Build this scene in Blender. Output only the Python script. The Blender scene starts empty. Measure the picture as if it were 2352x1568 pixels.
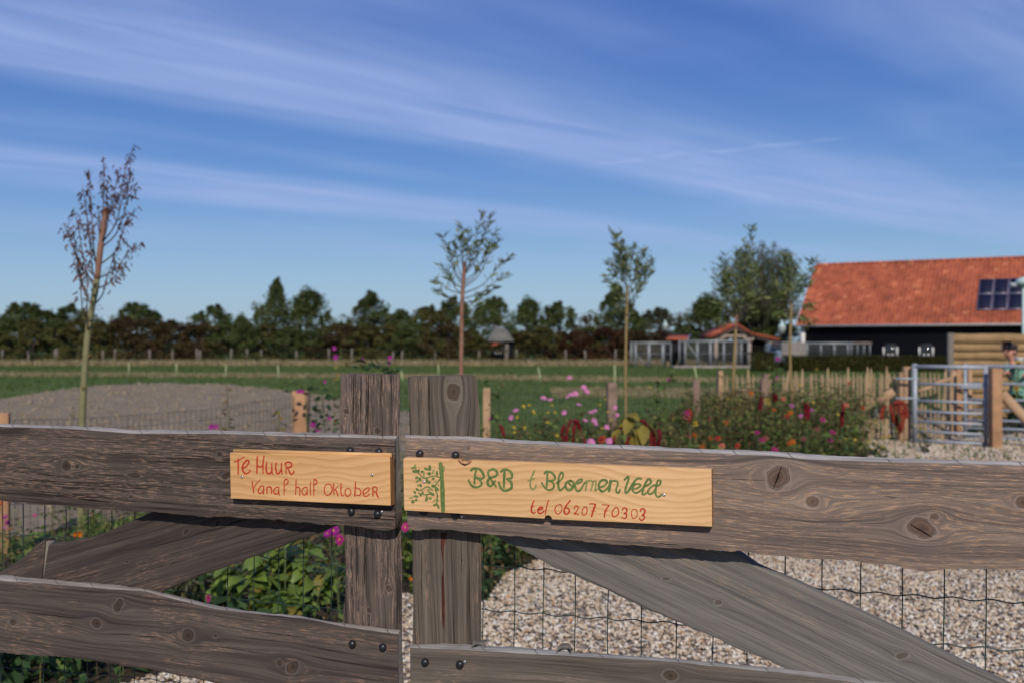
import bpy, bmesh, math, random
import numpy as np
from math import sin, cos, pi, radians
from mathutils import Vector, Matrix

scene = bpy.context.scene
COL = scene.collection
F = 2287.0; CX = 1176.0; CY = 784.0; EYE = 1.5      # picture measured at 2352 x 1568

# ------------------------------------------------------------------ camera
cam_d = bpy.data.cameras.new('camera'); cam = bpy.data.objects.new('camera', cam_d); COL.objects.link(cam)
cam.location = (0, 0, EYE); cam.rotation_euler = (radians(90), 0, 0)
cam_d.sensor_width = 36; cam_d.lens = 36 * F / 2352; cam_d.clip_start = 0.05; cam_d.clip_end = 3000
cam_d.dof.use_dof = True; cam_d.dof.focus_distance = 1.93; cam_d.dof.aperture_fstop = 4.9
scene.camera = cam

# ------------------------------------------------------------------ light
SUN_EL = radians(35); SUN_AZ = radians(182)          # azimuth clockwise from +Y: behind the camera
sun_d = bpy.data.lights.new('sun', 'SUN'); sun = bpy.data.objects.new('sun', sun_d); COL.objects.link(sun)
sun_d.energy = 3.7; sun_d.angle = radians(0.5); sun_d.color = (1.0, 0.90, 0.76)
sv = Vector((sin(SUN_AZ + radians(-5)) * cos(SUN_EL), cos(SUN_AZ + radians(-5)) * cos(SUN_EL), sin(SUN_EL)))
sun.rotation_euler = sv.to_track_quat('Z', 'Y').to_euler()
sun.location = (3, -12, 10)
SUN_ROT = SUN_AZ + radians(-5)

world = bpy.data.worlds.new('World'); scene.world = world; world.use_nodes = True
wt = world.node_tree; wt.nodes.clear()
class NT:
    """tiny helper for node graphs"""
    def __init__(s, t): s.t = t
    def n(s, typ, **kw):
        o = s.t.nodes.new(typ)
        for k, v in kw.items(): setattr(o, k, v)
        return o
    def put(s, sock, v):
        if v is None: return
        if isinstance(v, bpy.types.NodeSocket): s.t.links.new(v, sock)
        elif isinstance(v, (tuple, list)):
            if len(sock.default_value) == 4 and len(v) == 3: v = (*v, 1)
            sock.default_value = v
        else: sock.default_value = v
    def m(s, op, a, b=None, c=None, clamp=False):
        o = s.n('ShaderNodeMath', operation=op, use_clamp=clamp)
        s.put(o.inputs[0], a); s.put(o.inputs[1], b)
        if c is not None: s.put(o.inputs[2], c)
        return o.outputs[0]
    def ss(s, v, lo, hi, a=0.0, b=1.0):
        o = s.n('ShaderNodeMapRange', interpolation_type='SMOOTHSTEP'); s.put(o.inputs[0], v)
        o.inputs[1].default_value = lo; o.inputs[2].default_value = hi
        o.inputs[3].default_value = a; o.inputs[4].default_value = b
        return o.outputs[0]
    def noise(s, vec, scale=1.0, detail=2.0, rough=0.5, dist=0.0):
        o = s.n('ShaderNodeTexNoise'); s.put(o.inputs['Vector'], vec)
        o.inputs['Scale'].default_value = scale; o.inputs['Detail'].default_value = detail
        o.inputs['Roughness'].default_value = rough; o.inputs['Distortion'].default_value = dist
        return o.outputs[0]
    def comb(s, x, y, z):
        o = s.n('ShaderNodeCombineXYZ'); s.put(o.inputs[0], x); s.put(o.inputs[1], y); s.put(o.inputs[2], z); return o.outputs[0]
    def sep(s, v):
        o = s.n('ShaderNodeSeparateXYZ'); s.put(o.inputs[0], v); return o.outputs
    def mix(s, f, a, b, mode='MIX'):
        o = s.n('ShaderNodeMix', data_type='RGBA', blend_type=mode); s.put(o.inputs[0], f)
        s.put(o.inputs[6], a); s.put(o.inputs[7], b); return o.outputs[2]
    def ramp(s, v, pts, interp='LINEAR'):
        o = s.n('ShaderNodeValToRGB'); s.put(o.inputs[0], v); cr = o.color_ramp; cr.interpolation = interp
        while len(cr.elements) < len(pts): cr.elements.new(0.5)
        for e, (p, c) in zip(cr.elements, pts): e.position = p; e.color = (*c, 1)
        return o.outputs[0]
    def hsv(s, c, h=0.5, sat=1.0, val=1.0):
        o = s.n('ShaderNodeHueSaturation'); s.put(o.inputs['Color'], c); s.put(o.inputs['Hue'], h)
        s.put(o.inputs['Saturation'], sat); s.put(o.inputs['Value'], val); return o.outputs[0]

w = NT(wt)
sky = w.n('ShaderNodeTexSky', sky_type='NISHITA', sun_disc=False)
sky.sun_elevation = SUN_EL; sky.sun_rotation = SUN_ROT
sky.air_density = 1.0; sky.dust_density = 0.6; sky.ozone_density = 3.0; sky.altitude = 0
dr = w.sep(w.n('ShaderNodeTexCoord').outputs['Generated'])
zz = w.m('MAXIMUM', dr[2], 0.025)
pu = w.m('DIVIDE', dr[0], zz); pv = w.m('DIVIDE', dr[1], zz)        # the cloud deck seen as a plane high above
qx = w.m('SUBTRACT', pv, w.m('MULTIPLY', pu, 0.95))                 # across the streaks
al = w.m('ADD', pu, pv)                                             # along the streaks
wob = w.noise(w.comb(w.m('MULTIPLY', al, 0.35), w.m('MULTIPLY', qx, 0.5), 3.7), 1.0, 3.0, 0.55)
q = w.m('ADD', qx, w.m('MULTIPLY', w.m('SUBTRACT', wob, 0.5), 0.9))
fib = w.noise(w.comb(w.m('MULTIPLY', al, 0.45), w.m('MULTIPLY', qx, 2.6), 1.3), 1.0, 6.0, 0.52, 0.8)
soft = w.noise(w.comb(w.m('MULTIPLY', al, 0.3), w.m('MULTIPLY', qx, 0.8), 9.1), 1.0, 3.0, 0.5)
b1 = w.m('MULTIPLY', w.ss(q, 2.9, 4.7), w.ss(q, 5.15, 5.75, 1.0, 0.0))
b2 = w.m('MULTIPLY', w.ss(q, 7.0, 7.9), w.ss(q, 8.4, 9.6, 1.0, 0.0))
b3 = w.m('MULTIPLY', w.ss(q, 0.2, 1.2), w.ss(q, 1.9, 2.5, 1.0, 0.0))
b4 = w.m('MULTIPLY', w.ss(q, 10.4, 11.6), w.ss(q, 12.0, 15.0, 1.0, 0.0))
dens = w.m('ADD', w.m('MULTIPLY', b1, 0.85), w.m('MULTIPLY', b2, 0.72))
dens = w.m('ADD', dens, w.m('MULTIPLY', b3, 0.6)); dens = w.m('ADD', dens, w.m('MULTIPLY', b4, 0.3))
dens = w.m('MULTIPLY', dens, w.ss(fib, 0.2, 0.8, 0.5, 1.15))
dens = w.m('ADD', dens, w.m('MULTIPLY', w.ss(soft, 0.45, 0.8), 0.38))
# a broken condensation trail
sx = w.m('SUBTRACT', pu, 0.5); sy = w.m('SUBTRACT', pv, 5.62)
ta = w.m('SUBTRACT', w.m('MULTIPLY', sx, 0.84), w.m('MULTIPLY', sy, 0.54))
tb = w.m('ADD', w.m('MULTIPLY', sx, 0.54), w.m('MULTIPLY', sy, 0.84))
tb = w.m('ADD', tb, w.m('MULTIPLY', w.m('SUBTRACT', w.noise(w.comb(w.m('MULTIPLY', ta, 3.0), 0.0, 0.0), 1.0, 3.0), 0.5), 0.22))
trail = w.m('MULTIPLY', w.ss(w.m('ABSOLUTE', tb), 0.015, 0.075, 1.0, 0.0), w.m('MULTIPLY', w.ss(ta, -0.15, 0.1), w.ss(ta, 1.2, 1.5, 1.0, 0.0)))
trail = w.m('MULTIPLY', trail, w.ss(w.noise(w.comb(w.m('MULTIPLY', ta, 4.5), w.m('MULTIPLY', tb, 9.0), 2.0), 1.0, 3.0), 0.38, 0.6))
dens = w.m('ADD', dens, w.m('MULTIPLY', trail, 0.35))
lowf = w.ss(dr[2], 0.045, 0.13)
dens = w.m('MULTIPLY', dens, lowf, clamp=True)
grd = w.ramp(w.m('MAXIMUM', dr[2], 0.0), [(0.0, (.29, .45, .64)), (0.07, (.225, .395, .65)), (0.16, (.104, .248, .595)), (0.30, (.044, .134, .49)), (1.0, (.015, .05, .24))])
skyc = w.mix(0.72, w.hsv(sky.outputs[0], 0.51, 1.15, 0.95), w.mix(1.0, grd, (9.5, 9.5, 9.5), 'MULTIPLY'))
cl = w.mix(w.m('MULTIPLY', dens, 0.74), skyc, (3.5, 4.55, 7.5))
bg = w.n('ShaderNodeBackground'); w.put(bg.inputs[0], cl); bg.inputs[1].default_value = 0.105
wt.links.new(bg.outputs[0], w.n('ShaderNodeOutputWorld').inputs[0])

vs = scene.view_settings; vs.view_transform = 'Standard'; vs.look = 'None'; vs.exposure = 0.0; vs.gamma = 1.0
vs.use_curve_mapping = False

# ------------------------------------------------------------------ helpers
def W(px, py, z): return np.array(((px - CX) / F * z, z, EYE + (CY - py) / F * z))
def GP(px, py, h=0.0):
    z = (EYE - h) * F / (py - CY); return np.array(((px - CX) / F * z, z, h))

def tag(o, label=None, cat=None, group=None, kind=None):
    if label: o['label'] = label
    if cat: o['category'] = cat
    if group: o['group'] = group
    if kind: o['kind'] = kind
    return o
def empty(name, loc, label=None, cat=None, group=None, rz=0.0):
    o = bpy.data.objects.new(name, None); COL.objects.link(o); o.location = tuple(float(v) for v in loc)
    o.rotation_euler = (0, 0, rz); o.empty_display_size = 0.1
    return tag(o, label, cat, group)
def copy_tree(o, parent=None, depth=0):
    c = o.copy(); COL.objects.link(c)
    if parent is not None: c.parent = parent
    for ch in list(o.children): copy_tree(ch, c, depth + 1)
    return c

_h = lambda a, b, s: ((a * 374761393 + b * 668265263 + int(s) * 1442695041) & 0x7fffffff)
def _hash(ix, iy, seed):
    h = _h(ix.astype(np.int64), iy.astype(np.int64), seed)
    h = ((h ^ (h >> 13)) * 1274126177) & 0x7fffffff
    return (((h ^ (h >> 16)) & 0xffff) / 32767.5) - 1.0
def vn(x, y, seed=0):
    """smooth value noise, -1..1"""
    x = np.asarray(x, float); y = np.asarray(y, float)
    x, y = np.broadcast_arrays(x, y)
    ix = np.floor(x); iy = np.floor(y); fx = x - ix; fy = y - iy
    fx = fx * fx * fx * (fx * (fx * 6 - 15) + 10); fy = fy * fy * fy * (fy * (fy * 6 - 15) + 10)
    a = _hash(ix, iy, seed); b = _hash(ix + 1, iy, seed); c = _hash(ix, iy + 1, seed); d = _hash(ix + 1, iy + 1, seed)
    return (a * (1 - fx) + b * fx) * (1 - fy) + (c * (1 - fx) + d * fx) * fy
def fbm(x, y, seed=0, o=4, g=0.5):
    r = 0; a = 1.0; f = 1.0
    for i in range(o): r = r + a * vn(np.asarray(x) * f, np.asarray(y) * f, seed + i * 17); a *= g; f *= 2.03
    return r

class MB:
    """collects polygons and links them as ONE mesh object"""
    def __init__(s): s.v = []; s.f = []; s.nv = 0; s.at = {}
    def add(s, v, f, mi=0):
        v = np.asarray(v, float).reshape(-1, 3)
        fs = [np.asarray(f)] if not isinstance(f, list) else [np.asarray(a) for a in f]
        for a in fs:
            if a.ndim == 1: a = a[None, :]
            s.f.append((a.astype(np.int64) + s.nv, mi))
        s.v.append(v); s.nv += len(v); return s
    def box(s, c, d, mi=0, R=None):
        c = np.asarray(c, float); d = np.asarray(d, float) / 2
        v = np.array([(x, y, z) for z in (-1, 1) for y in (-1, 1) for x in (-1, 1)], float) * d
        if R is not None: v = v @ np.asarray(R).T
        return s.add(v + c, [[0, 2, 3, 1], [4, 5, 7, 6], [0, 1, 5, 4], [2, 6, 7, 3], [0, 4, 6, 2], [1, 3, 7, 5]], mi)
    def beam(s, a, b, wd, th, mi=0, up=(0, 0, 1)):
        a = np.asarray(a, float); b = np.asarray(b, float); t = b - a; L = np.linalg.norm(t); t /= L
        u = np.asarray(up, float); sd = np.cross(t, u); sd /= np.linalg.norm(sd) + 1e-9; u = np.cross(sd, t)
        return s.box((a + b) / 2, (L, wd, th), mi, np.stack([t, sd, u], 1))
    def tube(s, pts, r, n=6, mi=0, cap=True):
        pts = np.asarray(pts, float); m = len(pts); r = np.broadcast_to(np.asarray(r, float), (m,))
        t = np.gradient(pts, axis=0); t /= np.linalg.norm(t, axis=1, keepdims=True) + 1e-12
        ref = np.array((0.31, 0.92, 0.11)) if abs(t[0][2]) > 0.8 else np.array((0, 0, 1.0))
        a = np.cross(t, ref); a /= np.linalg.norm(a, axis=1, keepdims=True) + 1e-12; b = np.cross(t, a)
        an = np.arange(n) * 2 * pi / n
        v = pts[:, None] + r[:, None, None] * (np.cos(an)[None, :, None] * a[:, None] + np.sin(an)[None, :, None] * b[:, None])
        i = np.arange(m - 1)[:, None] * n; j = np.arange(n)[None]; k = (j + 1) % n
        q = np.stack([i + j, i + k, i + n + k, i + n + j], -1).reshape(-1, 4)
        fs = [q]
        if cap: fs += [np.arange(n)[::-1], np.arange(n) + (m - 1) * n]
        return s.add(v.reshape(-1, 3), fs, mi)
    def lathe(s, prof, n=16, c=(0, 0, 0), R=None, mi=0):
        prof = np.asarray(prof, float); an = np.arange(n) * 2 * pi / n; m = len(prof)
        v = np.stack([prof[:, None, 0] * np.cos(an), prof[:, None, 0] * np.sin(an), np.repeat(prof[:, None, 1], n, 1)], -1).reshape(-1, 3)
        if R is not None: v = v @ np.asarray(R).T
        i = np.arange(m - 1)[:, None] * n; j = np.arange(n)[None]; k = (j + 1) % n
        q = np.stack([i + j, i + k, i + n + k, i + n + j], -1).reshape(-1, 4)
        return s.add(v + np.asarray(c, float), [q, np.arange(n)[::-1], np.arange(n) + (m - 1) * n], mi)
    def prism(s, poly, ext, mi=0):
        """poly (n,3) swept by the vector ext"""
        p = np.asarray(poly, float); n = len(p); e = np.asarray(ext, float)
        i = np.arange(n); k = (i + 1) % n
        return s.add(np.concatenate([p, p + e]), [i[::-1], i + n, np.stack([i, k, k + n, i + n], 1)], mi)
    def inst(s, tv, tf, P, R, S=1.0, mi=0):
        tv = np.asarray(tv, float); P = np.asarray(P, float); N = len(P); S = np.asarray(S, float)
        if N == 0: return s
        if S.ndim == 0: S = np.full((N, 3), float(S))
        elif S.ndim == 1: S = np.repeat(S[:, None], 3, 1)
        v = np.einsum('nij,nkj->nki', R, tv[None] * S[:, None]) + P[:, None]
        fs = []
        for a in (tf if isinstance(tf, list) else [tf]):
            a = np.asarray(a); a = a[None] if a.ndim == 1 else a
            fs.append((a[None] + (np.arange(N) * len(tv))[:, None, None]).reshape(-1, a.shape[1]))
        return s.add(v.reshape(-1, 3), fs, mi)
    def mesh(s, name, mats, smooth=False):
        me = bpy.data.meshes.new(name); V = np.concatenate(s.v)
        me.vertices.add(len(V)); me.vertices.foreach_set('co', V.astype(np.float32).ravel())
        lt = np.concatenate([np.full(len(a), a.shape[1]) for a, _ in s.f]); mi = np.concatenate([np.full(len(a), k) for a, k in s.f])
        li = np.concatenate([a.ravel() for a, _ in s.f])
        me.loops.add(len(li)); me.loops.foreach_set('vertex_index', li.astype(np.int32))
        me.polygons.add(len(lt)); ls = np.concatenate([[0], np.cumsum(lt)[:-1]])
        me.polygons.foreach_set('loop_start', ls.astype(np.int32)); me.polygons.foreach_set('loop_total', lt.astype(np.int32))
        me.polygons.foreach_set('material_index', mi.astype(np.int32))
        if smooth: me.polygons.foreach_set('use_smooth', np.ones(len(lt), bool))
        me.update(calc_edges=True)
        for m in (mats if isinstance(mats, (list, tuple)) else [mats]): me.materials.append(m)
        for k, (typ, arr) in s.at.items():
            at = me.attributes.new(k, typ, 'POINT'); at.data.foreach_set('vector' if typ == 'FLOAT_VECTOR' else 'value', np.asarray(arr, np.float32).ravel())
        return me
    def build(s, name, mats, parent=None, smooth=False, loc=None):
        o = bpy.data.objects.new(name, s.mesh(name, mats, smooth)); COL.objects.link(o)
        if parent is not None: o.parent = parent
        if loc is not None: o.location = tuple(float(v) for v in loc)
        return o
def linked(name, me, parent=None, loc=(0, 0, 0), rot=(0, 0, 0), sc=1.0):
    o = bpy.data.objects.new(name, me); COL.objects.link(o); o.parent = parent
    o.location = tuple(float(v) for v in loc); o.rotation_euler = rot
    o.scale = (sc, sc, sc) if np.isscalar(sc) else sc
    return o

def rot_euler(a, b, c):
    """arrays of yaw a (z), pitch b (y), roll c (x) -> rotation matrices"""
    a, b, c = np.broadcast_arrays(np.asarray(a, float), b, c)
    ca, sa, cb, sb, cc, sc = np.cos(a), np.sin(a), np.cos(b), np.sin(b), np.cos(c), np.sin(c)
    R = np.empty(a.shape + (3, 3))
    R[..., 0, 0] = ca * cb; R[..., 0, 1] = ca * sb * sc - sa * cc; R[..., 0, 2] = ca * sb * cc + sa * sc
    R[..., 1, 0] = sa * cb; R[..., 1, 1] = sa * sb * sc + ca * cc; R[..., 1, 2] = sa * sb * cc - ca * sc
    R[..., 2, 0] = -sb; R[..., 2, 1] = cb * sc; R[..., 2, 2] = cb * cc
    return R
# leaf templates lie along +x
LEAF4 = (np.array([(0, 0, 0), (.5, .28, .06), (1, 0, -.08), (.5, -.28, .06)]), np.array([[0, 3, 2, 1]]))
LEAFN = (np.array([(0, 0, 0), (.35, .11, .03), (1, 0, -.1), (.35, -.11, .03)]), np.array([[0, 3, 2, 1]]))
LEAF8 = (np.array([(0, 0, 0), (.25, .2, .07), (.6, .24, .05), (1, 0, -.12), (.6, -.24, .05), (.25, -.2, .07), (.3, 0, 0), (.65, 0, -.02)]),
         np.array([[0, 6, 1, 1], [1, 6, 7, 2], [2, 7, 3, 3], [0, 5, 6, 6], [5, 4, 7, 6], [4, 3, 7, 7]]))
LEAF8 = (LEAF8[0], [np.array([[0, 6, 1], [2, 7, 3], [0, 5, 6], [4, 3, 7]]), np.array([[1, 6, 7, 2], [5, 4, 7, 6]])])

_ls = [(0, .0, 0), (.12, .13, .02), (.32, .235, .035), (.56, .235, .02), (.8, .13, -.04), (1, 0, -.12)]
_v = []; _f = []
for x_, w_, z_ in _ls: _v += [(x_, w_, z_ + w_ * .30), (x_, 0, z_), (x_, -w_, z_ + w_ * .30)]
for i_ in range(5): _f += [[i_ * 3 + 1, i_ * 3 + 4, i_ * 3 + 3, i_ * 3], [i_ * 3 + 2, i_ * 3 + 5, i_ * 3 + 4, i_ * 3 + 1]]
LEAFO = (np.array(_v), np.array(_f))

# ------------------------------------------------------------------ materials
def newmat(name):
    m = bpy.data.materials.new(name); m.use_nodes = True; t = NT(m.node_tree)
    b = [x for x in m.node_tree.nodes if x.type == 'BSDF_PRINCIPLED'][0]
    out = [x for x in m.node_tree.nodes if x.type == 'OUTPUT_MATERIAL'][0]
    return m, t, b, out
def bump(t, b, h, strength=0.5, dist=0.001):
    o = t.n('ShaderNodeBump'); o.inputs['Strength'].default_value = strength; o.inputs['Distance'].default_value = dist
    t.put(o.inputs['Height'], h); t.t.links.new(o.outputs[0], b.inputs['Normal'])
def objco(t): return t.n('ShaderNodeTexCoord').outputs['Object']
def simple(name, col, rough=0.7, metal=0.0, var=0.18, scale=8.0, spec=0.4, bmp=0.0):
    m, t, b, _ = newmat(name); n = t.noise(objco(t), scale, 4.0, 0.6)
    c = t.mix(1.0, col, t.ramp(n, [(0.25, (1 - var,) * 3), (0.75, (1 + var,) * 3)]), 'MULTIPLY')
    t.put(b.inputs['Base Color'], c); b.inputs['Roughness'].default_value = rough; b.inputs['Metallic'].default_value = metal
    b.inputs['Specular IOR Level'].default_value = spec
    if bmp: bump(t, b, n, bmp, 0.01)
    return m
def foliage(name, cols, rough=0.6, transl=0.34, spec=0.15):
    """leaf material: each leaf (mesh island) takes its own tint from the ramp"""
    m, t, b, out = newmat(name); g = t.n('ShaderNodeNewGeometry')
    k = len(cols); c = t.ramp(g.outputs['Random Per Island'], [(i / max(1, k - 1), cc) for i, cc in enumerate(cols)])
    n = t.noise(objco(t), 1.6, 3.0); c = t.mix(1.0, c, t.ramp(n, [(0.3, (.72, .72, .72)), (0.7, (1.25, 1.22, 1.15))]), 'MULTIPLY')
    t.put(b.inputs['Base Color'], c); b.inputs['Roughness'].default_value = rough; b.inputs['Specular IOR Level'].default_value = spec
    tr = t.n('ShaderNodeBsdfTranslucent'); t.put(tr.inputs[0], t.hsv(c, 0.49, 1.15, 1.1))
    mx = t.n('ShaderNodeMixShader'); mx.inputs[0].default_value = transl
    t.t.links.new(b.outputs[0], mx.inputs[1]); t.t.links.new(tr.outputs[0], mx.inputs[2]); t.t.links.new(mx.outputs[0], out.inputs[0])
    return m

def weathered(name, dark, mid, light, peach, pamt=0.5, seed=0.0, fine=1.0, contrast=1.0, tops=(0.34, 0.315, 0.29), lum=1.0, check=.36):
    wf = lambda c: (c[0] * .97 * lum, c[1] * .94 * lum, c[2] * .90 * lum)
    dark, mid, light, peach = wf(dark), wf(mid), wf(light), wf(peach)
    """old sawn timber: reads the grain field stored on the board's vertices"""
    m, t, b, _ = newmat(name)
    a = t.n('ShaderNodeAttribute', attribute_name='grain'); x, p, zn = t.sep(a.outputs['Vector'])
    kn = t.n('ShaderNodeAttribute', attribute_name='knot').outputs['Fac']
    def st(sx, sp, off, det=3.0, r=0.55, dist=0.0): return t.noise(t.comb(t.m('MULTIPLY', x, sx), t.m('MULTIPLY', p, sp), seed + off), 1.0, det, r, dist)
    broad = st(1.2, 42, 0, 2.0); lines = st(2.5, 150, 3, 3.0, 0.6); fines = st(9, 520 * fine, 7, 2.0, 0.6)
    patch = st(4.5, 13, 11, 3.0); flake = st(30, 360, 17, 3.0, 0.65, 0.12); fl2 = st(60, 420, 23, 2.0, 0.6)
    blot = st(7, 30, 31, 4.0, 0.6)
    g = t.m('ADD', t.m('MULTIPLY', broad, 0.36), t.m('ADD', t.m('MULTIPLY', lines, 0.40), t.m('MULTIPLY', fines, 0.24)))
    c = t.ramp(g, [(0.5 - 0.15 / contrast, dark), (0.5, mid), (0.5 + 0.17 / contrast, light)])
    c = t.mix(t.m('MULTIPLY', t.ss(blot, 0.42, 0.66), 0.35), c, (mid[0] * .62, mid[1] * .66, mid[2] * .74))
    st2 = st(1.4, 88, 51, 4.0, 0.62)
    cr = t.m('MAXIMUM', t.ss(lines, 0.24, 0.335, 1.0, 0.0), t.ss(st2, check - .07, check + .02, 1.0, 0.0))     # narrow dark checks along the grain
    c = t.mix(t.m('MULTIPLY', cr, 0.75), c, (dark[0] * .4, dark[1] * .4, dark[2] * .4))
    pm = t.m('MULTIPLY', t.ss(flake, 0.50, 0.60), t.ss(t.m('ADD', patch, t.m('MULTIPLY', broad, 0.35)), 0.80 - 0.3 * pamt, 0.92 - 0.3 * pamt))
    pm = t.m('MULTIPLY', pm, t.ss(fl2, 0.3, 0.6, 0.5, 1.0))
    pm = t.m('MULTIPLY', pm, t.ss(g, 0.38, 0.5))
    c = t.mix(t.m('MULTIPLY', pm, 0.85), c, peach)
    # knots: a dark ring, a brown heart with rings
    rings = t.m('SINE', t.m('ADD', t.m('MULTIPLY', kn, 40.0), t.m('MULTIPLY', blot, 16.0)))
    kc = t.ramp(t.m('ADD', t.m('MULTIPLY', rings, 0.07), kn), [(0.0, tuple(c * 1.3 for c in light)), (0.22, light), (0.3, mid), (0.42, (dark[0] * .8, dark[1] * .7, dark[2] * .65)), (0.62, (mid[0] * .75, mid[1] * .62, mid[2] * .52)), (0.95, (dark[0] * .7, dark[1] * .5, dark[2] * .4))])
    c = t.mix(t.ss(kn, 0.0, 0.32, 0.0, 0.8), c, kc)
    # silver waney top
    tn = t.noise(t.comb(t.m('MULTIPLY', x, 6.0), t.m('MULTIPLY', zn, 2.5), seed + 5), 1.0, 5.0, 0.65)
    tc = t.mix(1.0, tops, t.ramp(tn, [(0.3, (.42, .41, .39)), (0.46, (.85, .85, .84)), (0.62, (1.15, 1.15, 1.15))]), 'MULTIPLY')
    ck = t.n('ShaderNodeTexVoronoi', feature='DISTANCE_TO_EDGE', voronoi_dimensions='1D')
    t.put(ck.inputs['W'], t.m('ADD', t.m('ADD', t.m('MULTIPLY', x, 9.0), t.m('MULTIPLY', zn, 0.12)), t.m('MULTIPLY', tn, 0.12))); ck.inputs['Scale'].default_value = 1.0
    tc = t.mix(t.ss(ck.outputs['Distance'], 0.004, 0.022, 0.7, 0.0), tc, (.05, .045, .04))
    c = t.mix(t.ss(zn, 0.05, 0.3), c, tc)
    t.put(b.inputs['Base Color'], c); b.inputs['Roughness'].default_value = 0.85; b.inputs['Specular IOR Level'].default_value = 0.18
    hgt = t.m('ADD', t.m('MULTIPLY', lines, 1.0), t.m('ADD', t.m('MULTIPLY', fines, 0.35), t.m('MULTIPLY', pm, 0.15)))
    hgt = t.m('SUBTRACT', hgt, t.m('MULTIPLY', t.ss(kn, 0.0, 0.15), 0.2))
    bump(t, b, hgt, 0.75, 0.0035)
    return m
M = {}
M['rail_left'] = weathered('weathered_rail_dark', (.034, .027, .025), (.100, .081, .073), (.18, .152, .135), (.34, .235, .18), .80, 0, 1.0, 1.25, lum=.76, check=.45)
M['rail_right'] = weathered('weathered_rail_warm', (.078, .064, .060), (.178, .142, .124), (.27, .215, .185), (.40, .275, .195), .92, 40, 1.1, 1.1, (.40, .375, .35))
M['rail_low'] = weathered('weathered_low_rail', (.040, .033, .031), (.108, .089, .081), (.17, .145, .132), (.32, .22, .165), .5, 80, .8, 0.95, (.33, .30, .275), lum=.78, check=.39)
M['rail_low_r'] = weathered('weathered_low_rail_grey', (.045, .04, .034), (.115, .10, .085), (.18, .158, .138), (.29, .21, .16), .30, 90, .8, 0.9, (.33, .32, .31))
M['brace_l'] = weathered('weathered_brace_brown', (.034, .028, .026), (.088, .072, .066), (.15, .126, .115), (.31, .20, .145), .50, 120, .8, 0.9, lum=.74, check=.39)
M['brace_r'] = weathered('weathered_brace_grey', (.075, .073, .070), (.155, .149, .141), (.23, .222, .212), (.27, .21, .165), .30, 160, .9, 0.85)
M['post_l'] = weathered('weathered_post_pink', (.040, .032, .030), (.115, .093, .083), (.215, .175, .152), (.36, .255, .20), .75, 200, .9, 1.2, (.34, .33, .32), lum=.86, check=.43)
M['post_r'] = weathered('weathered_post_olive', (.058, .047, .040), (.140, .118, .098), (.23, .20, .168), (.32, .23, .17), .35, 240, 1.0, 1.15, (.32, .31, .27), lum=.80, check=.42)

def pine(name, seed, base=(.68, .43, .215), dk=(.50, .28, .11)):
    m, t, b, _ = newmat(name); o = objco(t); x, y, z = t.sep(o)
    wv = t.noise(t.comb(t.m('MULTIPLY', x, 2.6), t.m('MULTIPLY', z, 6.0), seed), 1.0, 2.0, 0.45)
    wv2 = t.noise(t.comb(t.m('MULTIPLY', x, 9.0), t.m('MULTIPLY', z, 14.0), seed + 4), 1.0, 2.0, 0.5)
    ph = t.m('ADD', t.m('MULTIPLY', z, 66.0), t.m('ADD', t.m('MULTIPLY', wv, 11.0), t.m('MULTIPLY', wv2, 1.5)))
    saw = t.m('FRACT', ph); ln = t.m('MULTIPLY', t.ss(saw, 0.25, 0.9), t.ss(saw, 0.93, 1.0, 1.0, 0.0))
    fine_ = t.noise(t.comb(t.m('MULTIPLY', x, 18.0), t.m('MULTIPLY', z, 700.0), seed), 1.0, 2.0)
    big = t.noise(t.comb(t.m('MULTIPLY', x, 3.0), t.m('MULTIPLY', z, 9.0), seed + 9), 1.0, 2.0)
    c = t.mix(t.m('MULTIPLY', ln, 0.55), base, dk)
    c = t.mix(1.0, c, t.ramp(fine_, [(0.3, (.92, .91, .88)), (0.7, (1.05, 1.05, 1.06))]), 'MULTIPLY')
    c = t.mix(1.0, c, t.ramp(big, [(0.35, (.93, .9, .85)), (0.65, (1.05, 1.06, 1.1))]), 'MULTIPLY')
    t.put(b.inputs['Base Color'], c); b.inputs['Roughness'].default_value = 0.45; b.inputs['Specular IOR Level'].default_value = 0.35
    bump(t, b, fine_, 0.15, 0.0006); return m
M['pine1'] = pine('fresh_pine_left', 3.3, (.64, .385, .175), (.47, .25, .09)); M['pine2'] = pine('fresh_pine_right', 11.2)
M['pine_end'] = simple('pine_end_grain', (.28, .14, .055), .8, var=.3, scale=120)
def paint(name, c1, c2, seed):
    m, t, b, _ = newmat(name); n = t.noise(objco(t), 90, 4.0, 0.6); n2 = t.noise(objco(t), 420, 2.0)
    t.put(b.inputs['Base Color'], t.ramp(t.m('ADD', t.m('MULTIPLY', n, 0.7), t.m('MULTIPLY', n2, 0.3)), [(0.36, c1), (0.62, c2)])); b.inputs['Roughness'].default_value = 0.4; return m
M['red'] = paint('red_paint', (.36, .024, .010), (.50, .055, .022), 1); M['green'] = paint('green_paint', (.065, .125, .028), (.165, .21, .06), 2)
M['green_dry'] = paint('green_paint_thin', (.17, .20, .06), (.33, .30, .11), 4)
M['bolt'] = simple('black_rubber', (.012, .013, .016), .38, var=.2, spec=.5)
M['screw'] = simple('zinc_screw', (.55, .56, .58), .25, 0.9, var=.1)
M['wire'] = simple('green_coated_wire', (.018, .040, .032), .45, var=.2, spec=.45)
M['wiremesh'] = simple('thin_grey_mesh', (.16, .17, .17), .6, .2)
M['wirefar'] = simple('green_fence_wire', (.018, .04, .028), .5, var=.15)
M['newwood'] = simple('new_fence_post_wood', (.35, .195, .105), .8, var=.3, scale=6)
M['newwood2'] = simple('pale_fence_post_wood', (.38, .245, .145), .8, var=.25, scale=5)
M['oldpost'] = simple('old_fence_post_wood', (.20, .135, .105), .9, var=.35, scale=9)
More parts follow.
